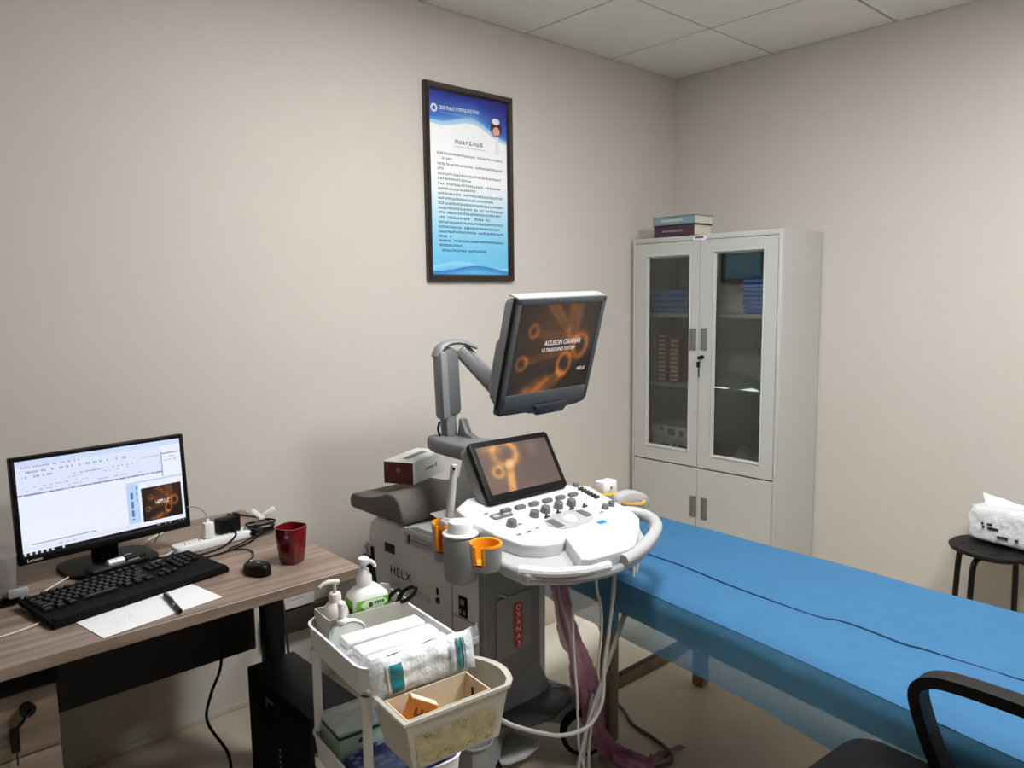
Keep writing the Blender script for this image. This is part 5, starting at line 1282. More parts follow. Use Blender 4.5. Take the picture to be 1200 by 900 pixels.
obj('pump_head', MB().at(P2).cyl((0, 0, 0.038), (0, 0, 0.052), 0.006, n=14).lathe([(0, 0.050), (0.013, 0.052), (0.015, 0.058), (0.013, 0.066), (0.006, 0.070), (0, 0.070)], None, 22).tube([(0, 0, 0.060), (0.010, -0.010, 0.060), (0.018, -0.018, 0.054), (0.020, -0.020, 0.046)], lambda t: 0.006 - 0.002 * t, 10), M['white'], b2)
# scissors standing in the carton
sc = thing('scissors', 'black handled scissors at the right end of the carton on the trolley', 'scissors', tuple(bottle_at(0.086, -0.01).translation))
s0 = CF @ Vector((0.076, -0.034, 0.092))
hx = Vector((0.60, -0.45, 0.65)).normalized(); hz = Vector((-0.42, 0.50, 0.75)).normalized()
def loop(c, a, b, tilt):
    pts = []
    for k in range(12):
        t = 2 * PI * k / 12; x, z = a * math.cos(t), b * math.sin(t)
        pts.append(c + hx * (x * math.cos(tilt) - z * math.sin(tilt)) + hz * (x * math.sin(tilt) + z * math.cos(tilt)))
    return pts
obj('handle', MB().tube(loop(s0 + hx * -0.004 + hz * 0.004, 0.026, 0.011, 0.12), 0.0048, 8, 4, closed=True), M['black'], sc, label='black finger loop')
obj('handle', MB().tube(loop(s0 + hx * 0.026 - hz * 0.010, 0.026, 0.011, -0.05), 0.0048, 8, 4, closed=True), M['black'], sc, label='black finger loop')
obj('blades', MB().beam([s0 + hx * -0.01, s0 + Vector((-0.012, 0.026, -0.080))], 0.012, 0.003, (1, 0, 0)), M['chrome'], sc, label='steel blades')
# round shouldered white pack with small nozzle leaning at the front of the carton
wp = thing('spray_pack', 'white round shouldered pack with a small nozzle in front of the carton', 'pack', tuple(TL(-0.065, 0.045, ZF)))
FW = TF @ Matrix.Translation((-0.063, 0.049, ZF + 0.0005))
pts = [(-0.043, 0), (0.043, 0), (0.043, 0.055)] + [(0.043 * math.cos(t), 0.055 + 0.030 * math.sin(t)) for t in [k * PI / 12 for k in range(1, 12)]] + [(-0.043, 0.055)]
obj('body', MB().prism(pts, 0.020, FW @ frame((0, 0.008, 0), (1, 0, 0), (0, 0, 1)), 0.004), M['bottle'], wp)
obj('rim_line', MB().at(FW).tube([(0.043 * math.cos(t) * 0.88, -0.0125, 0.055 + 0.027 * math.sin(t)) for t in [k * PI / 10 for k in range(0, 8)]], 0.0012, 6), M['greyink'], wp, label='grey curved line')
obj('nozzle', MB().at(FW).lathe([(0, 0.080), (0.013, 0.082), (0.014, 0.089), (0.0085, 0.093), (0.008, 0.116), (0.009, 0.118), (0.009, 0.128), (0.006, 0.131), (0, 0.131)], Matrix.Translation((-0.012, -0.002, 0)), 20), M['white'], wp)
# folded paper towel packs
for q, (y, lab) in enumerate(((-0.008, 'rearmost white folded paper pack in the trolley top tray'), (-0.066, 'middle white folded paper pack in the trolley top tray'), (-0.119, 'front white folded paper pack in the trolley top tray'))):
    FQ2 = TF @ Matrix.Translation((0.002 + 0.004 * q - 0.004, y, ZF + 0.0006)) @ Matrix.Rotation(0.02 * (q - 1), 4, 'Z')
    mb = MB().at(FQ2)
    hts = 0.068 - 0.003 * q
    for k in range(4): mb.box((0.0015 * (k % 2), 0, hts * (k + 0.5) / 4), (0.200 - 0.004 * (k % 2), 0.050, hts / 4), 0.007, 3)
    ob = obj('paper_pack', mb, M['whitematte'], loc=tuple(FQ2.translation))
    tag(ob, lab, 'paper towels', 'paper packs on the trolley')

# ---- frosted bin hooked on the front of the trolley
bn = thing('storage_bin', 'frosted plastic bin with a yellowed label hooked on the trolley front', 'bin', tuple(TL(0, -0.245, 0.62)))
BF = TF @ Matrix.Translation((0.008, -0.246, 0))
ZB0, ZB1 = 0.606, 0.722
def bin_outline(w, d, xo=0.0, bulge=0.03):
    P = [(-w / 2, d / 2), (-w / 2, -d / 2)]
    P += [(w / 2 - 0.01, -d / 2)] + [(w / 2 + bulge * math.sin(PI * (k / 8)) , -d / 2 + d * k / 8) for k in range(1, 8)] + [(w / 2 - 0.005, d / 2)]
    return [(x + xo, y) for x, y in P]
oT, iT = bin_outline(0.245, 0.150, 0.0, 0.024), bin_outline(0.239, 0.144, 0.0, 0.022)
oB, iB = bin_outline(0.212, 0.118, 0.006, 0.012), bin_outline(0.206, 0.112, 0.006, 0.010)
lp = bin_outline(0.257, 0.160, 0.0, 0.028)
n = len(oT); L = [[(*p, ZB0) for p in oB], [(*p, ZB1 - 0.005) for p in oT], [(*p, ZB1 - 0.006) for p in lp], [(*p, ZB1) for p in lp], [(*p, ZB1) for p in iT], [(*p, ZB0 + 0.003) for p in iB]]
fs = [(k * n + q, k * n + (q + 1) % n, (k + 1) * n + (q + 1) % n, (k + 1) * n + q) for k in range(5) for q in range(n)] + [list(range(n))[::-1], [5 * n + q for q in range(n)]]
obj('shell', MB().at(BF).add([p for l in L for p in l], fs), M['frost'], bn, smooth=40)
for sx in (-0.07, 0.06): obj('hook', MB().at(BF).tube([(sx, 0.078, ZB1 - 0.002), (sx, 0.079, ZB1 + 0.038), (sx, 0.086, ZB1 + 0.0425), (sx, 0.095, ZB1 + 0.036)], 0.003, 8, smooth=False), M['frost'], bn)
lin_ = MB().at(BF)
w_, d_, z0_, z1_ = 0.196, 0.094, ZB0 + 0.004, 0.714
BF0 = BF; BF = BF @ Matrix.Translation((0, -0.011, 0))
xo = -0.013
lin_.box((xo, 0, z0_ + 0.001), (w_ - 0.02, d_ - 0.02, 0.002))
def wall(a, b, a2, b2):
    lin_.add([(*a, z0_), (*b, z0_), (*b2, z1_), (*a2, z1_)], [(0, 1, 2, 3)])
q0 = [(xo - w_ / 2 + 0.012, -d_ / 2 + 0.012), (xo + w_ / 2 - 0.012, -d_ / 2 + 0.012), (xo + w_ / 2 - 0.012, d_ / 2 - 0.012), (xo - w_ / 2 + 0.012, d_ / 2 - 0.012)]
q1 = [(xo - w_ / 2, -d_ / 2), (xo + w_ / 2, -d_ / 2), (xo + w_ / 2, d_ / 2), (xo - w_ / 2, d_ / 2)]
lin2 = MB().at(BF)
qa, qb = q0, q1
ia = [(x * 0.97 + xo * 0.03, y * 0.95) for x, y in q0]; ib = [(x * 0.97 + xo * 0.03, y * 0.95) for x, y in q1]
L = [[(*p, z0_) for p in qa], [(*p, z1_) for p in qb], [(*p, z1_) for p in ib], [(*p, z0_ + 0.003) for p in ia]]
lin2.add([p for l in L for p in l], [(k * 4 + q, k * 4 + (q + 1) % 4, (k + 1) * 4 + (q + 1) % 4, (k + 1) * 4 + q) for k in range(3) for q in range(4)] + [(3, 2, 1, 0), (12, 13, 14, 15)])
obj('inner_liner', lin2, M['frostin'], bn, label='cream inner liner')
obj('slot_mark', MB().at(BF).box((xo + w_ / 2 - 0.0075, 0.012, z1_ - 0.030), (0.0012, 0.006, 0.022)), M['ink'], bn)
BF = BF0
def front_pt(u, v, off): # front wall of the bin, u 0..1 to the right, v 0..1 upwards
    a = Vector((-0.106 + 0.006, -0.059, ZB0)); b = Vector((0.096 + 0.006, -0.059, ZB0)); c = Vector((-0.1225, -0.075, ZB1)); d = Vector((0.1125, -0.075, ZB1))
    p = a.lerp(b, u).lerp(c.lerp(d, u), v); return BF @ (p + Vector((0, -off, 0)))
lab_ = MB().grid(lambda u, v: front_pt(0.06 + 0.86 * u, 0.06 + 0.62 * v, 0.0012 + 0.0006 * noise.noise(Vector((u * 9, v * 5, 3)))), 30, 10)
lo = obj('front_label', lab_, M['yellowed'], bn, label='yellowed paper label', smooth=60)
ink_ = mat('faded_brown_ink', (150, 138, 104), 0.8); rnd = random.Random(3)
for (ua, ub, va, vb_, nn) in ((0.14, 0.26, 0.44, 0.64, 10), (0.46, 0.60, 0.44, 0.62, 10), (0.10, 0.93, 0.06, 0.22, 26), (0.62, 0.92, 0.26, 0.40, 8)):
    wr = MB()
    for k in range(nn):
        u = ua + (ub - ua) * rnd.random(); v = va + (vb_ - va) * rnd.random()
        if vb_ < 0.3: v = 0.07 + 0.10 * rnd.random() + 0.04 * math.sin(u * 20)
        p = front_pt(u, v, 0.0024); q = front_pt(u + 0.012, v, 0.0024); r_ = front_pt(u, v + 0.03 + 0.03 * rnd.random(), 0.0024)
        wr.quad(p, q - p, (r_ - p))
    obj('label_writing', wr, ink_, lo, smooth=0, normals=False)
# orange carton inside
ob_ = thing('orange_box', 'small orange medicine carton tilted inside the frosted bin', 'box', tuple(BF @ Vector((-0.07, -0.01, 0.615))))
OF = BF @ Matrix.Translation((-0.062, -0.012, 0.684)) @ Matrix.Rotation(-0.45, 4, 'Z') @ Matrix.Rotation(0.42, 4, 'Y') @ Matrix.Rotation(-0.25, 4, 'X')
obj('carton', MB().at(OF).box((0, 0, 0), (0.056, 0.034, 0.070), 0.001, 1), M['boxorange'], ob_)
obj('top_flap', MB().at(OF).box((0, 0, 0.0355), (0.055, 0.033, 0.0012)).box((0.0285, 0, 0.012), (0.001, 0.022, 0.030)), M['boxtan'], ob_)
pm = MB().at(OF)
for q in range(5): pm.box((-0.012 + 0.006 * q, -0.0175, 0.012 - 0.010 * (q % 2)), (0.005, 0.0008, 0.016))
obj('printing', pm, mat('brown_print', (120, 66, 30), 0.6), ob_, smooth=0)
# wrapped pack leaning on the rear wall of the bin
wk = thing('wrapped_pack', 'clear film wrapped white pack with teal marks leaning in the frosted bin', 'pack', tuple(BF @ Vector((0, 0.05, 0.63))))
WF_ = BF @ Matrix.Translation((-0.006, 0.058, 0.748)) @ Matrix.Rotation(-0.03, 4, 'Y') @ Matrix.Rotation(-0.12, 4, 'X')
def pack_fn(side):
    def fn(u, v):
        x = (u - .5) * 0.250; z = (v - .5) * 0.090
        e = (1 - abs(2 * u - 1) ** 5) * (1 - abs(2 * v - 1) ** 3)
        y = side * (0.017 * e + 0.001 + 0.004 * e * noise.noise(Vector((u * 8, v * 5, side + 2))))
        z += 0.006 * noise.noise(Vector((u * 6, 1, side))) * (1 if v > .5 else -1) * abs(2 * v - 1) ** 4
        return WF_ @ Vector((x, y, z))
    return fn
wm = MB().grid(pack_fn(-1), 90, 40); wm.grid(pack_fn(1), 40, 18)
obj('film_wrap', wm, mat('white_film_pack', (222, 228, 232), 0.25, bump=0.35, bump_scale=70), wk, smooth=60)
def patch(u0, u1, v0, v1, m, nm, off=0.0030):
    f = pack_fn(-1); mb = MB().grid(lambda a, b: f(u0 + (u1 - u0) * a, v0 + (v1 - v0) * b) + WF_.to_3x3() @ Vector((0, -off, 0)), 30, 24)
    return obj(nm, mb, m, wk, smooth=60, normals=False)
patch(0.13, 0.29, 0.10, 0.86, M['white'], 'white_panel'); 
f0 = patch(0.155, 0.265, 0.20, 0.84, M['teal'], 'teal_panel', 0.0050); f0['label'] = 'teal panel'
for (a, b, m) in ((0.795, 0.825, M['teal']), (0.84, 0.858, M['tealdark']), (0.872, 0.884, M['teal'])):
    patch(a, b, 0.12, 0.9, m, 'teal_stripe')
patch(0.72, 0.745, 0.2, 0.8, mat('pale_print', (176, 190, 194), 0.4), 'faint_print')
obj('film_tail', MB().grid(lambda u, v: WF_ @ Vector((0.112 + 0.03 * u, 0.006 * noise.noise(Vector((u * 4, v * 5, 0))), 0.004 + 0.038 * v + 0.010 * u * math.sin(v * 9))), 8, 10), M['film'], wk, smooth=60)

# ---- lower tray
ZL = 0.490 - HT + 0.0045
gbx = thing('glove_box', 'green and blue printed carton under clear film on the lower trolley tray', 'box', tuple(TL(0, 0.09, ZL)))
def glove_fn(u, v):
    c = mixc((206, 228, 216), (110, 150, 196), sstep(0.35, 0.75, v + 0.15 * (u - .5)))
    if v > 0.80 - 0.10 * u: c = [30, 36, 92]
    if 0.22 < v < 0.34 and 0.20 < u < 0.40 and h1(int(u * 40), int(v * 20)) < .5: c = [60, 80, 100]
    if 0.08 < v < 0.2 and u > 0.7 and h1(int(u * 30), 2) < .6: c = [70, 90, 110]
    if 0.48 < v < 0.66 and 0.22 < u < 0.46 and h1(int(u * 50), int(v * 30)) < .7: c = [52, 76, 130]
    return c
GF = TF @ Matrix.Translation((0.0, 0.085, ZL + 0.0006))
gw, gd, gh = 0.205, 0.118, 0.092
obj('carton', MB().at(GF).box((0, 0, gh / 2), (gw, gd, gh), 0.002, 1), mat('pale_green_carton', (188, 210, 196), 0.6), gbx)
R3 = GF.to_3x3()
paint_plane('front_print', GF @ Vector((-gw / 2 + .001, -gd / 2 - 0.0008, gh - 0.001)), R3 @ Vector((gw - .002, 0, 0)), R3 @ Vector((0, 0, -gh + .002)), 60, 40, glove_fn, M['print'], gbx)
obj('edge_band', MB().at(GF).box((0, -gd / 2 - 0.0005, gh - 0.006), (gw + 0.002, 0.002, 0.008)).box((-gw / 2 - 0.0005, 0, gh - 0.006), (0.002, gd, 0.008)), mat('dark_green_band', (58, 84, 52), 0.6), gbx)
obj('top_print', MB().at(GF).box((0.045, 0.01, gh + 0.0006), (0.10, 0.09, 0.001)), mat('steel_blue_print', (56, 96, 150), 0.6), gbx)
obj('film_cover', MB().grid(lambda u, v: GF @ Vector(((u - .5) * (gw + 0.004), (v - .5) * (gd + 0.004), gh + 0.006 + 0.022 * math.sin(u * PI) * math.sin(v * PI) * (0.7 + 0.5 * noise.noise(Vector((u * 5, v * 5, 0)))) + 0.003 * noise.noise(Vector((u * 12, v * 12, 5))))), 26, 20), mat('crinkled_film', (226, 234, 240), 0.2, alpha=0.55, bump=0.4, bump_scale=60), gbx, smooth=60, label='clear crinkled film')
gb2 = thing('wipes_pack', 'navy and blue printed pack at the front of the lower trolley tray', 'pack', tuple(TL(0, -0.05, ZL)))
def wipes_fn(u, v):
    c = mixc((32, 40, 104), (74, 104, 160), sstep(0.3, 0.5, v + 0.2 * u))
    if h1(int(u * 16), int(v * 9)) < .18: c = [120, 140, 190]
    return c
PF = TF @ Matrix.Translation((0.0, -0.050, ZL + 0.0006))
obj('pack', MB().at(PF).box((0, 0, 0.024), (0.200, 0.130, 0.048), 0.008, 3), mat('navy_film', (34, 42, 100), 0.35), gb2)
paint_plane('top_print', PF @ Vector((-0.092, 0.057, 0.0488)), R3 @ Vector((0.184, 0, 0)), R3 @ Vector((0, -0.114, 0)), 50, 30, wipes_fn, M['print'], gb2)
# ------------------------------------------------------------------ examination bed
bed = thing('examination_bed', 'wooden legged padded examination bed under the blue sheet', 'bed', (-1.57, -1.75, 0))
NE = [(-0.60, -1.855), (-0.78, -1.862), (-1.084, -1.877), (-1.30, -1.908), (-1.73, -1.966), (-1.968, -2.004), (-2.07, -2.022), (-2.75, -2.125)]
def near_x(y):
    for (ya, xa), (yb, xb) in zip(NE[:-1], NE[1:]):
        if ya >= y >= yb: return xa + (xb - xa) * (ya - y) / (ya - yb)
    return NE[-1][1]
def far_x(y): return -1.243 - 0.030 * (-y - 0.78)
YH, YFt, ZB = -0.770, -2.70, 0.620
ins = 0.012
def outline(ins, k=10):
    P = []
    r = 0.05
    for i in range(k + 1):
        y = YH - ins - r - (YH - YFt - 2 * ins - 2 * r) * i / k; P.append((near_x(y) + ins, y))
    P.append((near_x(YFt) + ins + r, YFt + ins)); P.append((far_x(YFt) - ins - r, YFt + ins))
    for i in range(k + 1):
        y = YFt + ins + r + (YH - YFt - 2 * ins - 2 * r) * i / k; P.append((far_x(y) - ins, y))
    P.append((far_x(YH) - ins - r * 0.3, YH - ins - r * 0.3)); P.append((far_x(YH) - ins - r, YH - ins)); P.append((near_x(YH) + ins + r, YH - ins)); P.append((near_x(YH) + ins + r * .3, YH - ins - r * .3))
    return P
obj('mattress', MB().prism(outline(ins), 0.066, Matrix.Translation((0, 0, 0.549)), 0.012, 3), M['mattress'], bed)
fy0, fy1 = -1.08, -2.52
rails = MB()
def rail(a, b, w, h): rails.beam([a, b], w, h, (0, 0, 1), 0.003)
LX = -1.833; RX = -1.288
def lx(y): return near_x(y) + 0.047
for a, b in (((lx(-0.80), -0.80, 0.522), (lx(-2.66), -2.66, 0.522)), ((RX, -0.80, 0.522), (RX - 0.05, -2.66, 0.522))):
    obj('side_rail', MB().beam([a, b], 0.035, 0.05, (0, 0, 1), 0.003), M['bedwood'], bed)
for y in (-0.83, -1.08, -1.80, -2.62): obj('cross_slat', MB().beam([(lx(y) + 0.019, y, 0.525), (RX - 0.018 - 0.02 * (-y - .8), y, 0.525)], 0.06, 0.04, (0, 0, 1), 0.003), M['bedwood'], bed)
for (x, y) in ((LX, fy0), (RX, fy0), (lx(fy1), fy1), (RX - 0.045, fy1)):
    obj('leg', MB().box((x, y, 0.2485), (0.046, 0.046, 0.495), 0.003), M['bedwood'], bed)
for y, a, b in ((fy0, LX, RX), (fy1, lx(fy1), RX - 0.045)):
    obj('stretcher', MB().beam([(a + 0.023, y, 0.196), (b - 0.023, y, 0.196)], 0.026, 0.048, (0, 0, 1), 0.003), M['bedwood'], bed)

sh = thing('bed_sheet', 'blue disposable sheet draped over the examination bed', 'sheet', (-1.57, -1.75, ZB))
ny, nx = 70, 26
def top_fn(u, v):
    y = YH - 0.000 + (YFt - 0.004 - YH) * u
    xa, xb = near_x(y) - 0.004, far_x(y) + 0.004
    e = 0.0
    if u < 0.03:                       # rounded head corners
        k = 1 - u / 0.03; e = 0.045 * (1 - math.sqrt(max(0, 1 - k * k)))
    xa += e; xb -= e
    x = xa + (xb - xa) * v
    z = ZB + 0.0012
    ed = min(v * (xb - xa), (1 - v) * (xb - xa)); 
    if ed < 0.02: z -= 0.014 * (1 - ed / 0.02) ** 2
    if u * 1.93 < 0.02: z -= 0.012 * (1 - u * 1.93 / 0.02) ** 2
    z += 0.003 * noise.noise(Vector((x * 5, y * 4, 1.0))) + 0.0016 * noise.noise(Vector((x * 18, y * 12, 2.0)))
    # fold lines of the packed sheet
    for yf in (-1.25, -1.72, -2.18): z += 0.0022 * math.exp(-((y - yf) / 0.008) ** 2)
    for k in (0.5,): z += 0.0016 * math.exp(-((v - k) / 0.012) ** 2)
    return (x, y, max(z, ZB - 0.012) + 0.002)
obj('top_panel', MB().grid(top_fn, ny, nx), M['sheet'], sh, smooth=60)
def hang(y, k):
    # k 0 top .. 1 hem
    hem = 0.437 + 0.010 * noise.noise(Vector((y * 3.0, 0, 0))) + 0.006 * math.sin(y * 7)
    if y > -0.95: hem += 0.03 * (y + 0.95) / 0.18
    for yf in (-1.105,): hem -= 0.022 * math.exp(-((y - yf) / 0.018) ** 2)
    z = ZB - 0.011 + (hem - ZB + 0.011) * k
    x = near_x(y) - 0.005 - 0.008 * min(1, k * 6) - 0.006 * k + 0.006 * k * noise.noise(Vector((y * 5, k * 2, 3)))
    for yf in (-1.10, -1.345, -1.80): x -= 0.006 * math.exp(-((y - yf) / 0.010) ** 2) * min(1, k * 4)
    return (x, y, z)
obj('side_overhang', MB().grid(lambda u, v: hang(YH - 0.03 + (YFt - YH + 0.03) * u, v), 120, 12), M['drape'], sh, smooth=60)
def hang_end(u, v):
    x = near_x(YH) + 0.04 + (far_x(YH) - near_x(YH) - 0.08) * u; hem = 0.455 + 0.012 * math.sin(u * 9)
    return (x, YH + 0.010 + 0.008 * min(1, v * 6) + 0.005 * v * math.sin(u * 14), ZB - 0.009 + (hem - ZB) * v)
obj('end_overhang', MB().grid(hang_end, 40, 10), M['drape'], sh, smooth=60)
def hang_far(u, v):
    y = YH - 0.04 + (YFt - YH + 0.04) * u
    return (far_x(y) + 0.005 + 0.008 * min(1, v * 6), y, ZB - 0.011 + (0.45 - ZB) * v + 0.008 * v * math.sin(u * 20))
obj('far_overhang', MB().grid(hang_far, 60, 8), M['drape'], sh, smooth=60)
foldp = [(-1.60, -0.93), (-1.654, -1.067), (-1.674, -1.26), (-1.712, -1.476), (-1.738, -1.731), (-1.722, -1.80), (-1.722, -1.864), (-1.741, -1.982), (-1.735, -2.02), (-1.737, -2.099), (-1.737, -2.224), (-1.735, -2.30)]
obj('fold_shade_line', MB().tube([(x, y, ZB + 0.0052) for x, y in foldp], lambda t: 0.0019 - 0.0008 * max(0, t - .75) * 4, 8), M['foldshade'], sh, label='dark blue wavy line painted as a fold shadow')  # thin navy strip laid in place of the fold's shadow line
bdm = MB().prism([(-1.735, -0.31), (-0.88, -0.285), (-0.86, -0.90), (-1.735, -0.88)], 0.006, Matrix.Translation((0, 0, 0.0008)), 0.002, 1)
bdo = obj('floor_board', bdm, M['board'], loc=(-1.35, -0.6, 0))
tag(bdo, 'cream flat board lying on the floor behind the head of the bed', 'board')

# ------------------------------------------------------------------ stool and pack
SX0, SY0, SZ = -0.225, -1.775, 0.472
so_ = thing('stool', 'black round stool with bent tube legs against the right wall', 'stool', (SX0, SY0, 0))
obj('seat', MB().lathe([(0, SZ - 0.020), (0.150, SZ - 0.020), (0.166, SZ - 0.014), (0.169, SZ - 0.005), (0.162, SZ), (0.12, SZ - 0.002), (0, SZ - 0.003)], Matrix.Translation((SX0, SY0, 0)), 48), M['black'], so_)
hm = MB()
for k in range(8):
    a = k * PI / 4 + 0.25
    F = Matrix.Translation((SX0 + 0.115 * math.cos(a), SY0 + 0.115 * math.sin(a), SZ - 0.0026)) @ Matrix.Rotation(a + PI / 2, 4, 'Z')
    hm.prism([(0.017 * math.cos(t), 0.0085 * math.sin(t)) for t in [j * PI / 8 for j in range(16)]], 0.0012, F)
obj('grip_holes', hm, mat('hole_black', (3, 3, 3), 0.9), so_, label='dark oval holes')
for k in range(4):
    a = k * PI / 2 + math.radians(75)
    ca, sa_ = math.cos(a), math.sin(a)
    obj('leg', MB().tube([(SX0 + r * ca, SY0 + r * sa_, z) for r, z in ((0.06, SZ - 0.031), (0.110, SZ - 0.032), (0.138, SZ - 0.044), (0.150, SZ - 0.085), (0.156, 0.25), (0.160, 0.12), (0.164, 0.012))], 0.0115, 12), M['blackmetal'], so_)
    obj('foot_cap', MB().cyl((SX0 + 0.1645 * ca, SY0 + 0.1645 * sa_, 0.0005), (SX0 + 0.1645 * ca, SY0 + 0.1645 * sa_, 0.024), 0.0145, n=14), M['rubber'], so_)
obj('brace_ring', MB().tube([(SX0 + 0.10 * math.cos(t), SY0 + 0.10 * math.sin(t), SZ - 0.032) for t in [k * PI / 8 for k in range(16)]], 0.008, 8, 3, closed=True), M['blackmetal'], so_)
pkx, pky, pz0 = -0.150, -1.805, SZ + 0.0006
pk2 = thing('wipes_pack', 'crinkled white plastic pack with black print standing on the round stool', 'pack', (pkx, pky, pz0))
PKF = Matrix.Translation((pkx, pky, pz0)) @ Matrix.Rotation(math.radians(-8), 4, 'Z')
W2, D2, H2 = 0.135, 0.300, 0.150
bm_ = bmesh.new(); bmesh.ops.create_cube(bm_, size=1)
bmesh.ops.subdivide_edges(bm_, edges=bm_.edges[:], cuts=14, use_grid_fill=True)
pv = []; 
for v in bm_.verts:
    x, y, z = v.co.x * 2, v.co.y * 2, v.co.z * 2
    # superellipse rounding, then crinkles
    k = 6.0; n_ = (abs(x) ** k + abs(y) ** k + abs(z) ** k) ** (1 / k); x, y, z = x / n_, y / n_, z / n_
    c = 0.09 * noise.noise(Vector((x * 2.6, y * 4.0, z * 2.6))) + 0.05 * noise.noise(Vector((x * 6, y * 9, z * 7)))
    zz = (z + 1) / 2
    s = 1 + c * (0.3 + 0.7 * zz)
    v.co = Vector((x * W2 / 2 * s * (1 - 0.10 * zz), y * D2 / 2 * s, max(0.0005, zz * H2 * (1 + 0.5 * c * (zz > .5)))))
mb = MB().at(PKF); mb._bm(bm_)
obj('film_body', mb, mat('white_crinkled_film', (226, 230, 232), 0.25, noise_amt=0.10, noise_scale=38, bump=0.6, bump_scale=42), pk2, smooth=70)
def tip_fn(u, v):
    return PKF @ Vector((-0.02 + 0.03 * u + 0.02 * v, 0.085 - 0.15 * u + 0.03 * v, H2 * 0.90 + 0.062 * v * (1 - 0.55 * u) + 0.006 * noise.noise(Vector((u * 7, v * 7, 8)))))
obj('film_tip', MB().grid(tip_fn, 14, 8, 0.001), mat('white_film', (234, 236, 238), 0.3, bump=0.4, bump_scale=60), pk2, smooth=70)
pr2 = MB().at(PKF)
rnd = random.Random(8)
def strip(y0, y1, z, h, broken):
    y = y0
    while y > y1:
        w = 0.008 + 0.006 * rnd.random()
        if not broken or rnd.random() > .2: pr2.box((-W2 / 2 - 0.001 + 0.004 * (z - 0.06) / 0.06, y - w / 2, z + 0.002 * rnd.random()), (0.004, w - 0.002, h))
        y -= w
strip(0.085, 0.02, 0.082, 0.008, True); strip(0.09, 0.02, 0.066, 0.010, True); strip(0.03, -0.05, 0.038, 0.010, True)
obj('printing', pr2, mat('dark_navy_ink', (36, 44, 60), 0.6), pk2, smooth=0)

# ------------------------------------------------------------------ office chair
chx, chy = -2.34, -2.25
ca_ = math.radians(-4)
CHF = Matrix.Translation((chx, chy, 0)) @ Matrix.Rotation(ca_, 4, 'Z')
chn_ = thing('office_chair', 'black office chair with a loop armrest beside the bed', 'chair', (chx, chy, 0))
SZc = 0.548
st_ = rrect(0.50, 0.52, 0.07, 6)
obj('seat', MB().prism(st_, 0.065, CHF @ Matrix.Translation((0, 0, SZc - 0.065)), 0.020, 3), M['chairseat'], chn_)
obj('seat_shell', MB().prism(rrect(0.44, 0.46, 0.06), 0.022, CHF @ Matrix.Translation((0, 0, SZc - 0.088)), 0.005), M['chair'], chn_)
def ribbon(pts, w, t, k=8):
    """flat curved band: pts in the chair's YZ plane at x, width along x"""
    P = catmull([Vector(p) for p in pts], k, True); N = len(P); vs = []; fs = []
    for i in range(N):
        d = (P[(i + 1) % N] - P[i - 1]).normalized(); nrm = Vector((0, -d.z, d.y)).normalized()
        for (a, b) in ((-w / 2, -t / 2), (w / 2, -t / 2), (w / 2, t / 2), (-w / 2, t / 2)): vs.append(P[i] + Vector((a, 0, 0)) + nrm * b)
    for i in range(N):
        j = (i + 1) % N
        for q in range(4): fs.append((i * 4 + q, i * 4 + (q + 1) % 4, j * 4 + (q + 1) % 4, j * 4 + q))
    return vs, fs
for sx in (0.245,):
    yo = 2.25
    vs, fs = ribbon([(sx, 0.02, 0.46), (sx, 0.085, 0.56), (sx, 0.125, 0.655), (sx, 0.130, 0.702), (sx, 0.098, 0.728), (sx, 0.04, 0.736), (sx, -0.06, 0.738), (sx, -0.15, 0.735), (sx, -0.185, 0.71), (sx, -0.175, 0.66), (sx, -0.13, 0.55), (sx, -0.06, 0.465)], 0.046, 0.024)
    obj('armrest', MB().at(CHF).add(vs, fs), M['chair'], chn_, smooth=40)
bkf = CHF @ frame((0, -0.245, 0.62), (1, 0, 0), (0, -0.18, 1))
obj('backrest', MB().prism(rrect(0.44, 0.001 + 0.50, 0.08), 0.03, bkf @ Matrix.Translation((0, 0.25, 0)), 0.010), M['chairseat'], chn_)
obj('back_support', MB().at(CHF).beam([(0, -0.16, 0.455), (0, -0.285, 0.47), (0, -0.30, 0.66)], 0.07, 0.02, (1, 0, 0), 0.004), M['chair'], chn_)
obj('gas_column', MB().at(CHF).cyl((0, 0, 0.10), (0, 0, 0.455), 0.026, n=18), M['blackmetal'], chn_)
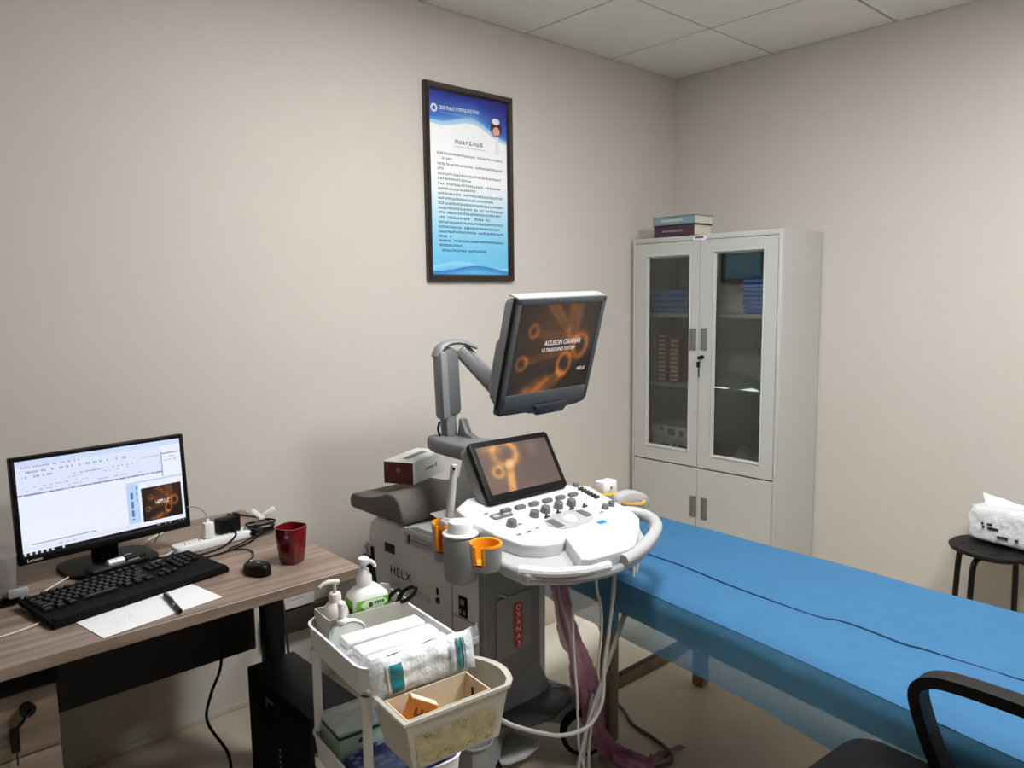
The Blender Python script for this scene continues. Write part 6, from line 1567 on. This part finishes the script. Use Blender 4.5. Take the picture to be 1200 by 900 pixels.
for k in range(5):
    a = k * 2 * PI / 5 + 0.3
    e = Vector((0.27 * math.cos(a), 0.27 * math.sin(a), 0.075))
    obj('base_arm', MB().at(CHF).tube([(0, 0, 0.115), tuple(e * 0.5 + Vector((0, 0, 0.06))), tuple(e)], 0.018, 10), M['chair'], chn_)
    obj('caster', MB().at(CHF).cyl(e + Vector((-0.02 * math.sin(a), 0.02 * math.cos(a), -0.0465)), e + Vector((0.02 * math.sin(a), -0.02 * math.cos(a), -0.0465)), 0.028, n=18, bev=0.004).cyl(e + Vector((0, 0, -0.03)), e, 0.008, n=10), M['rubber'], chn_)
EXPO = 0.0
# ------------------------------------------------------------------ camera, world, view
f_px, yaw, pitch, roll = 892.3178, math.radians(47.7441), math.radians(6.6324), math.radians(-0.7009)
cam_loc = Vector((-3.7189, -2.6830, 1.5195))
fwd = Vector((math.cos(yaw) * math.cos(pitch), math.sin(yaw) * math.cos(pitch), -math.sin(pitch)))
right = Vector((math.sin(yaw), -math.cos(yaw), 0)); up = right.cross(fwd)
r2 = right * math.cos(roll) + up * math.sin(roll); u2 = -right * math.sin(roll) + up * math.cos(roll)
cd = bpy.data.cameras.new('camera'); cam = bpy.data.objects.new('camera', cd); COL.objects.link(cam)
mw_ = Matrix.Identity(4)
for i in range(3): mw_[i][0] = r2[i]; mw_[i][1] = u2[i]; mw_[i][2] = -fwd[i]; mw_[i][3] = cam_loc[i]
cam.matrix_world = mw_
cd.sensor_fit = 'HORIZONTAL'; cd.sensor_width = 36.0; cd.lens = f_px / 1200 * 36.0
cd.clip_start = 0.02
SC.camera = cam
w = bpy.data.worlds.new('room_world'); SC.world = w; w.use_nodes = True
w.node_tree.nodes['Background'].inputs[0].default_value = (0.8, 0.85, 0.9, 1)
w.node_tree.nodes['Background'].inputs[1].default_value = 0.2
SC.view_settings.view_transform = 'Standard'
SC.view_settings.look = 'None'
SC.view_settings.exposure = EXPO
SC.view_settings.gamma = 1.0
SC.view_settings.use_curve_mapping = False
SC.cycles.use_denoising = True
SC.cycles.max_bounces = 8
SC.cycles.diffuse_bounces = 5
SC.cycles.transparent_max_bounces = 16
SC.cycles.sample_clamp_indirect = 6.0
SC.cycles.caustics_reflective = False
SC.cycles.caustics_refractive = False
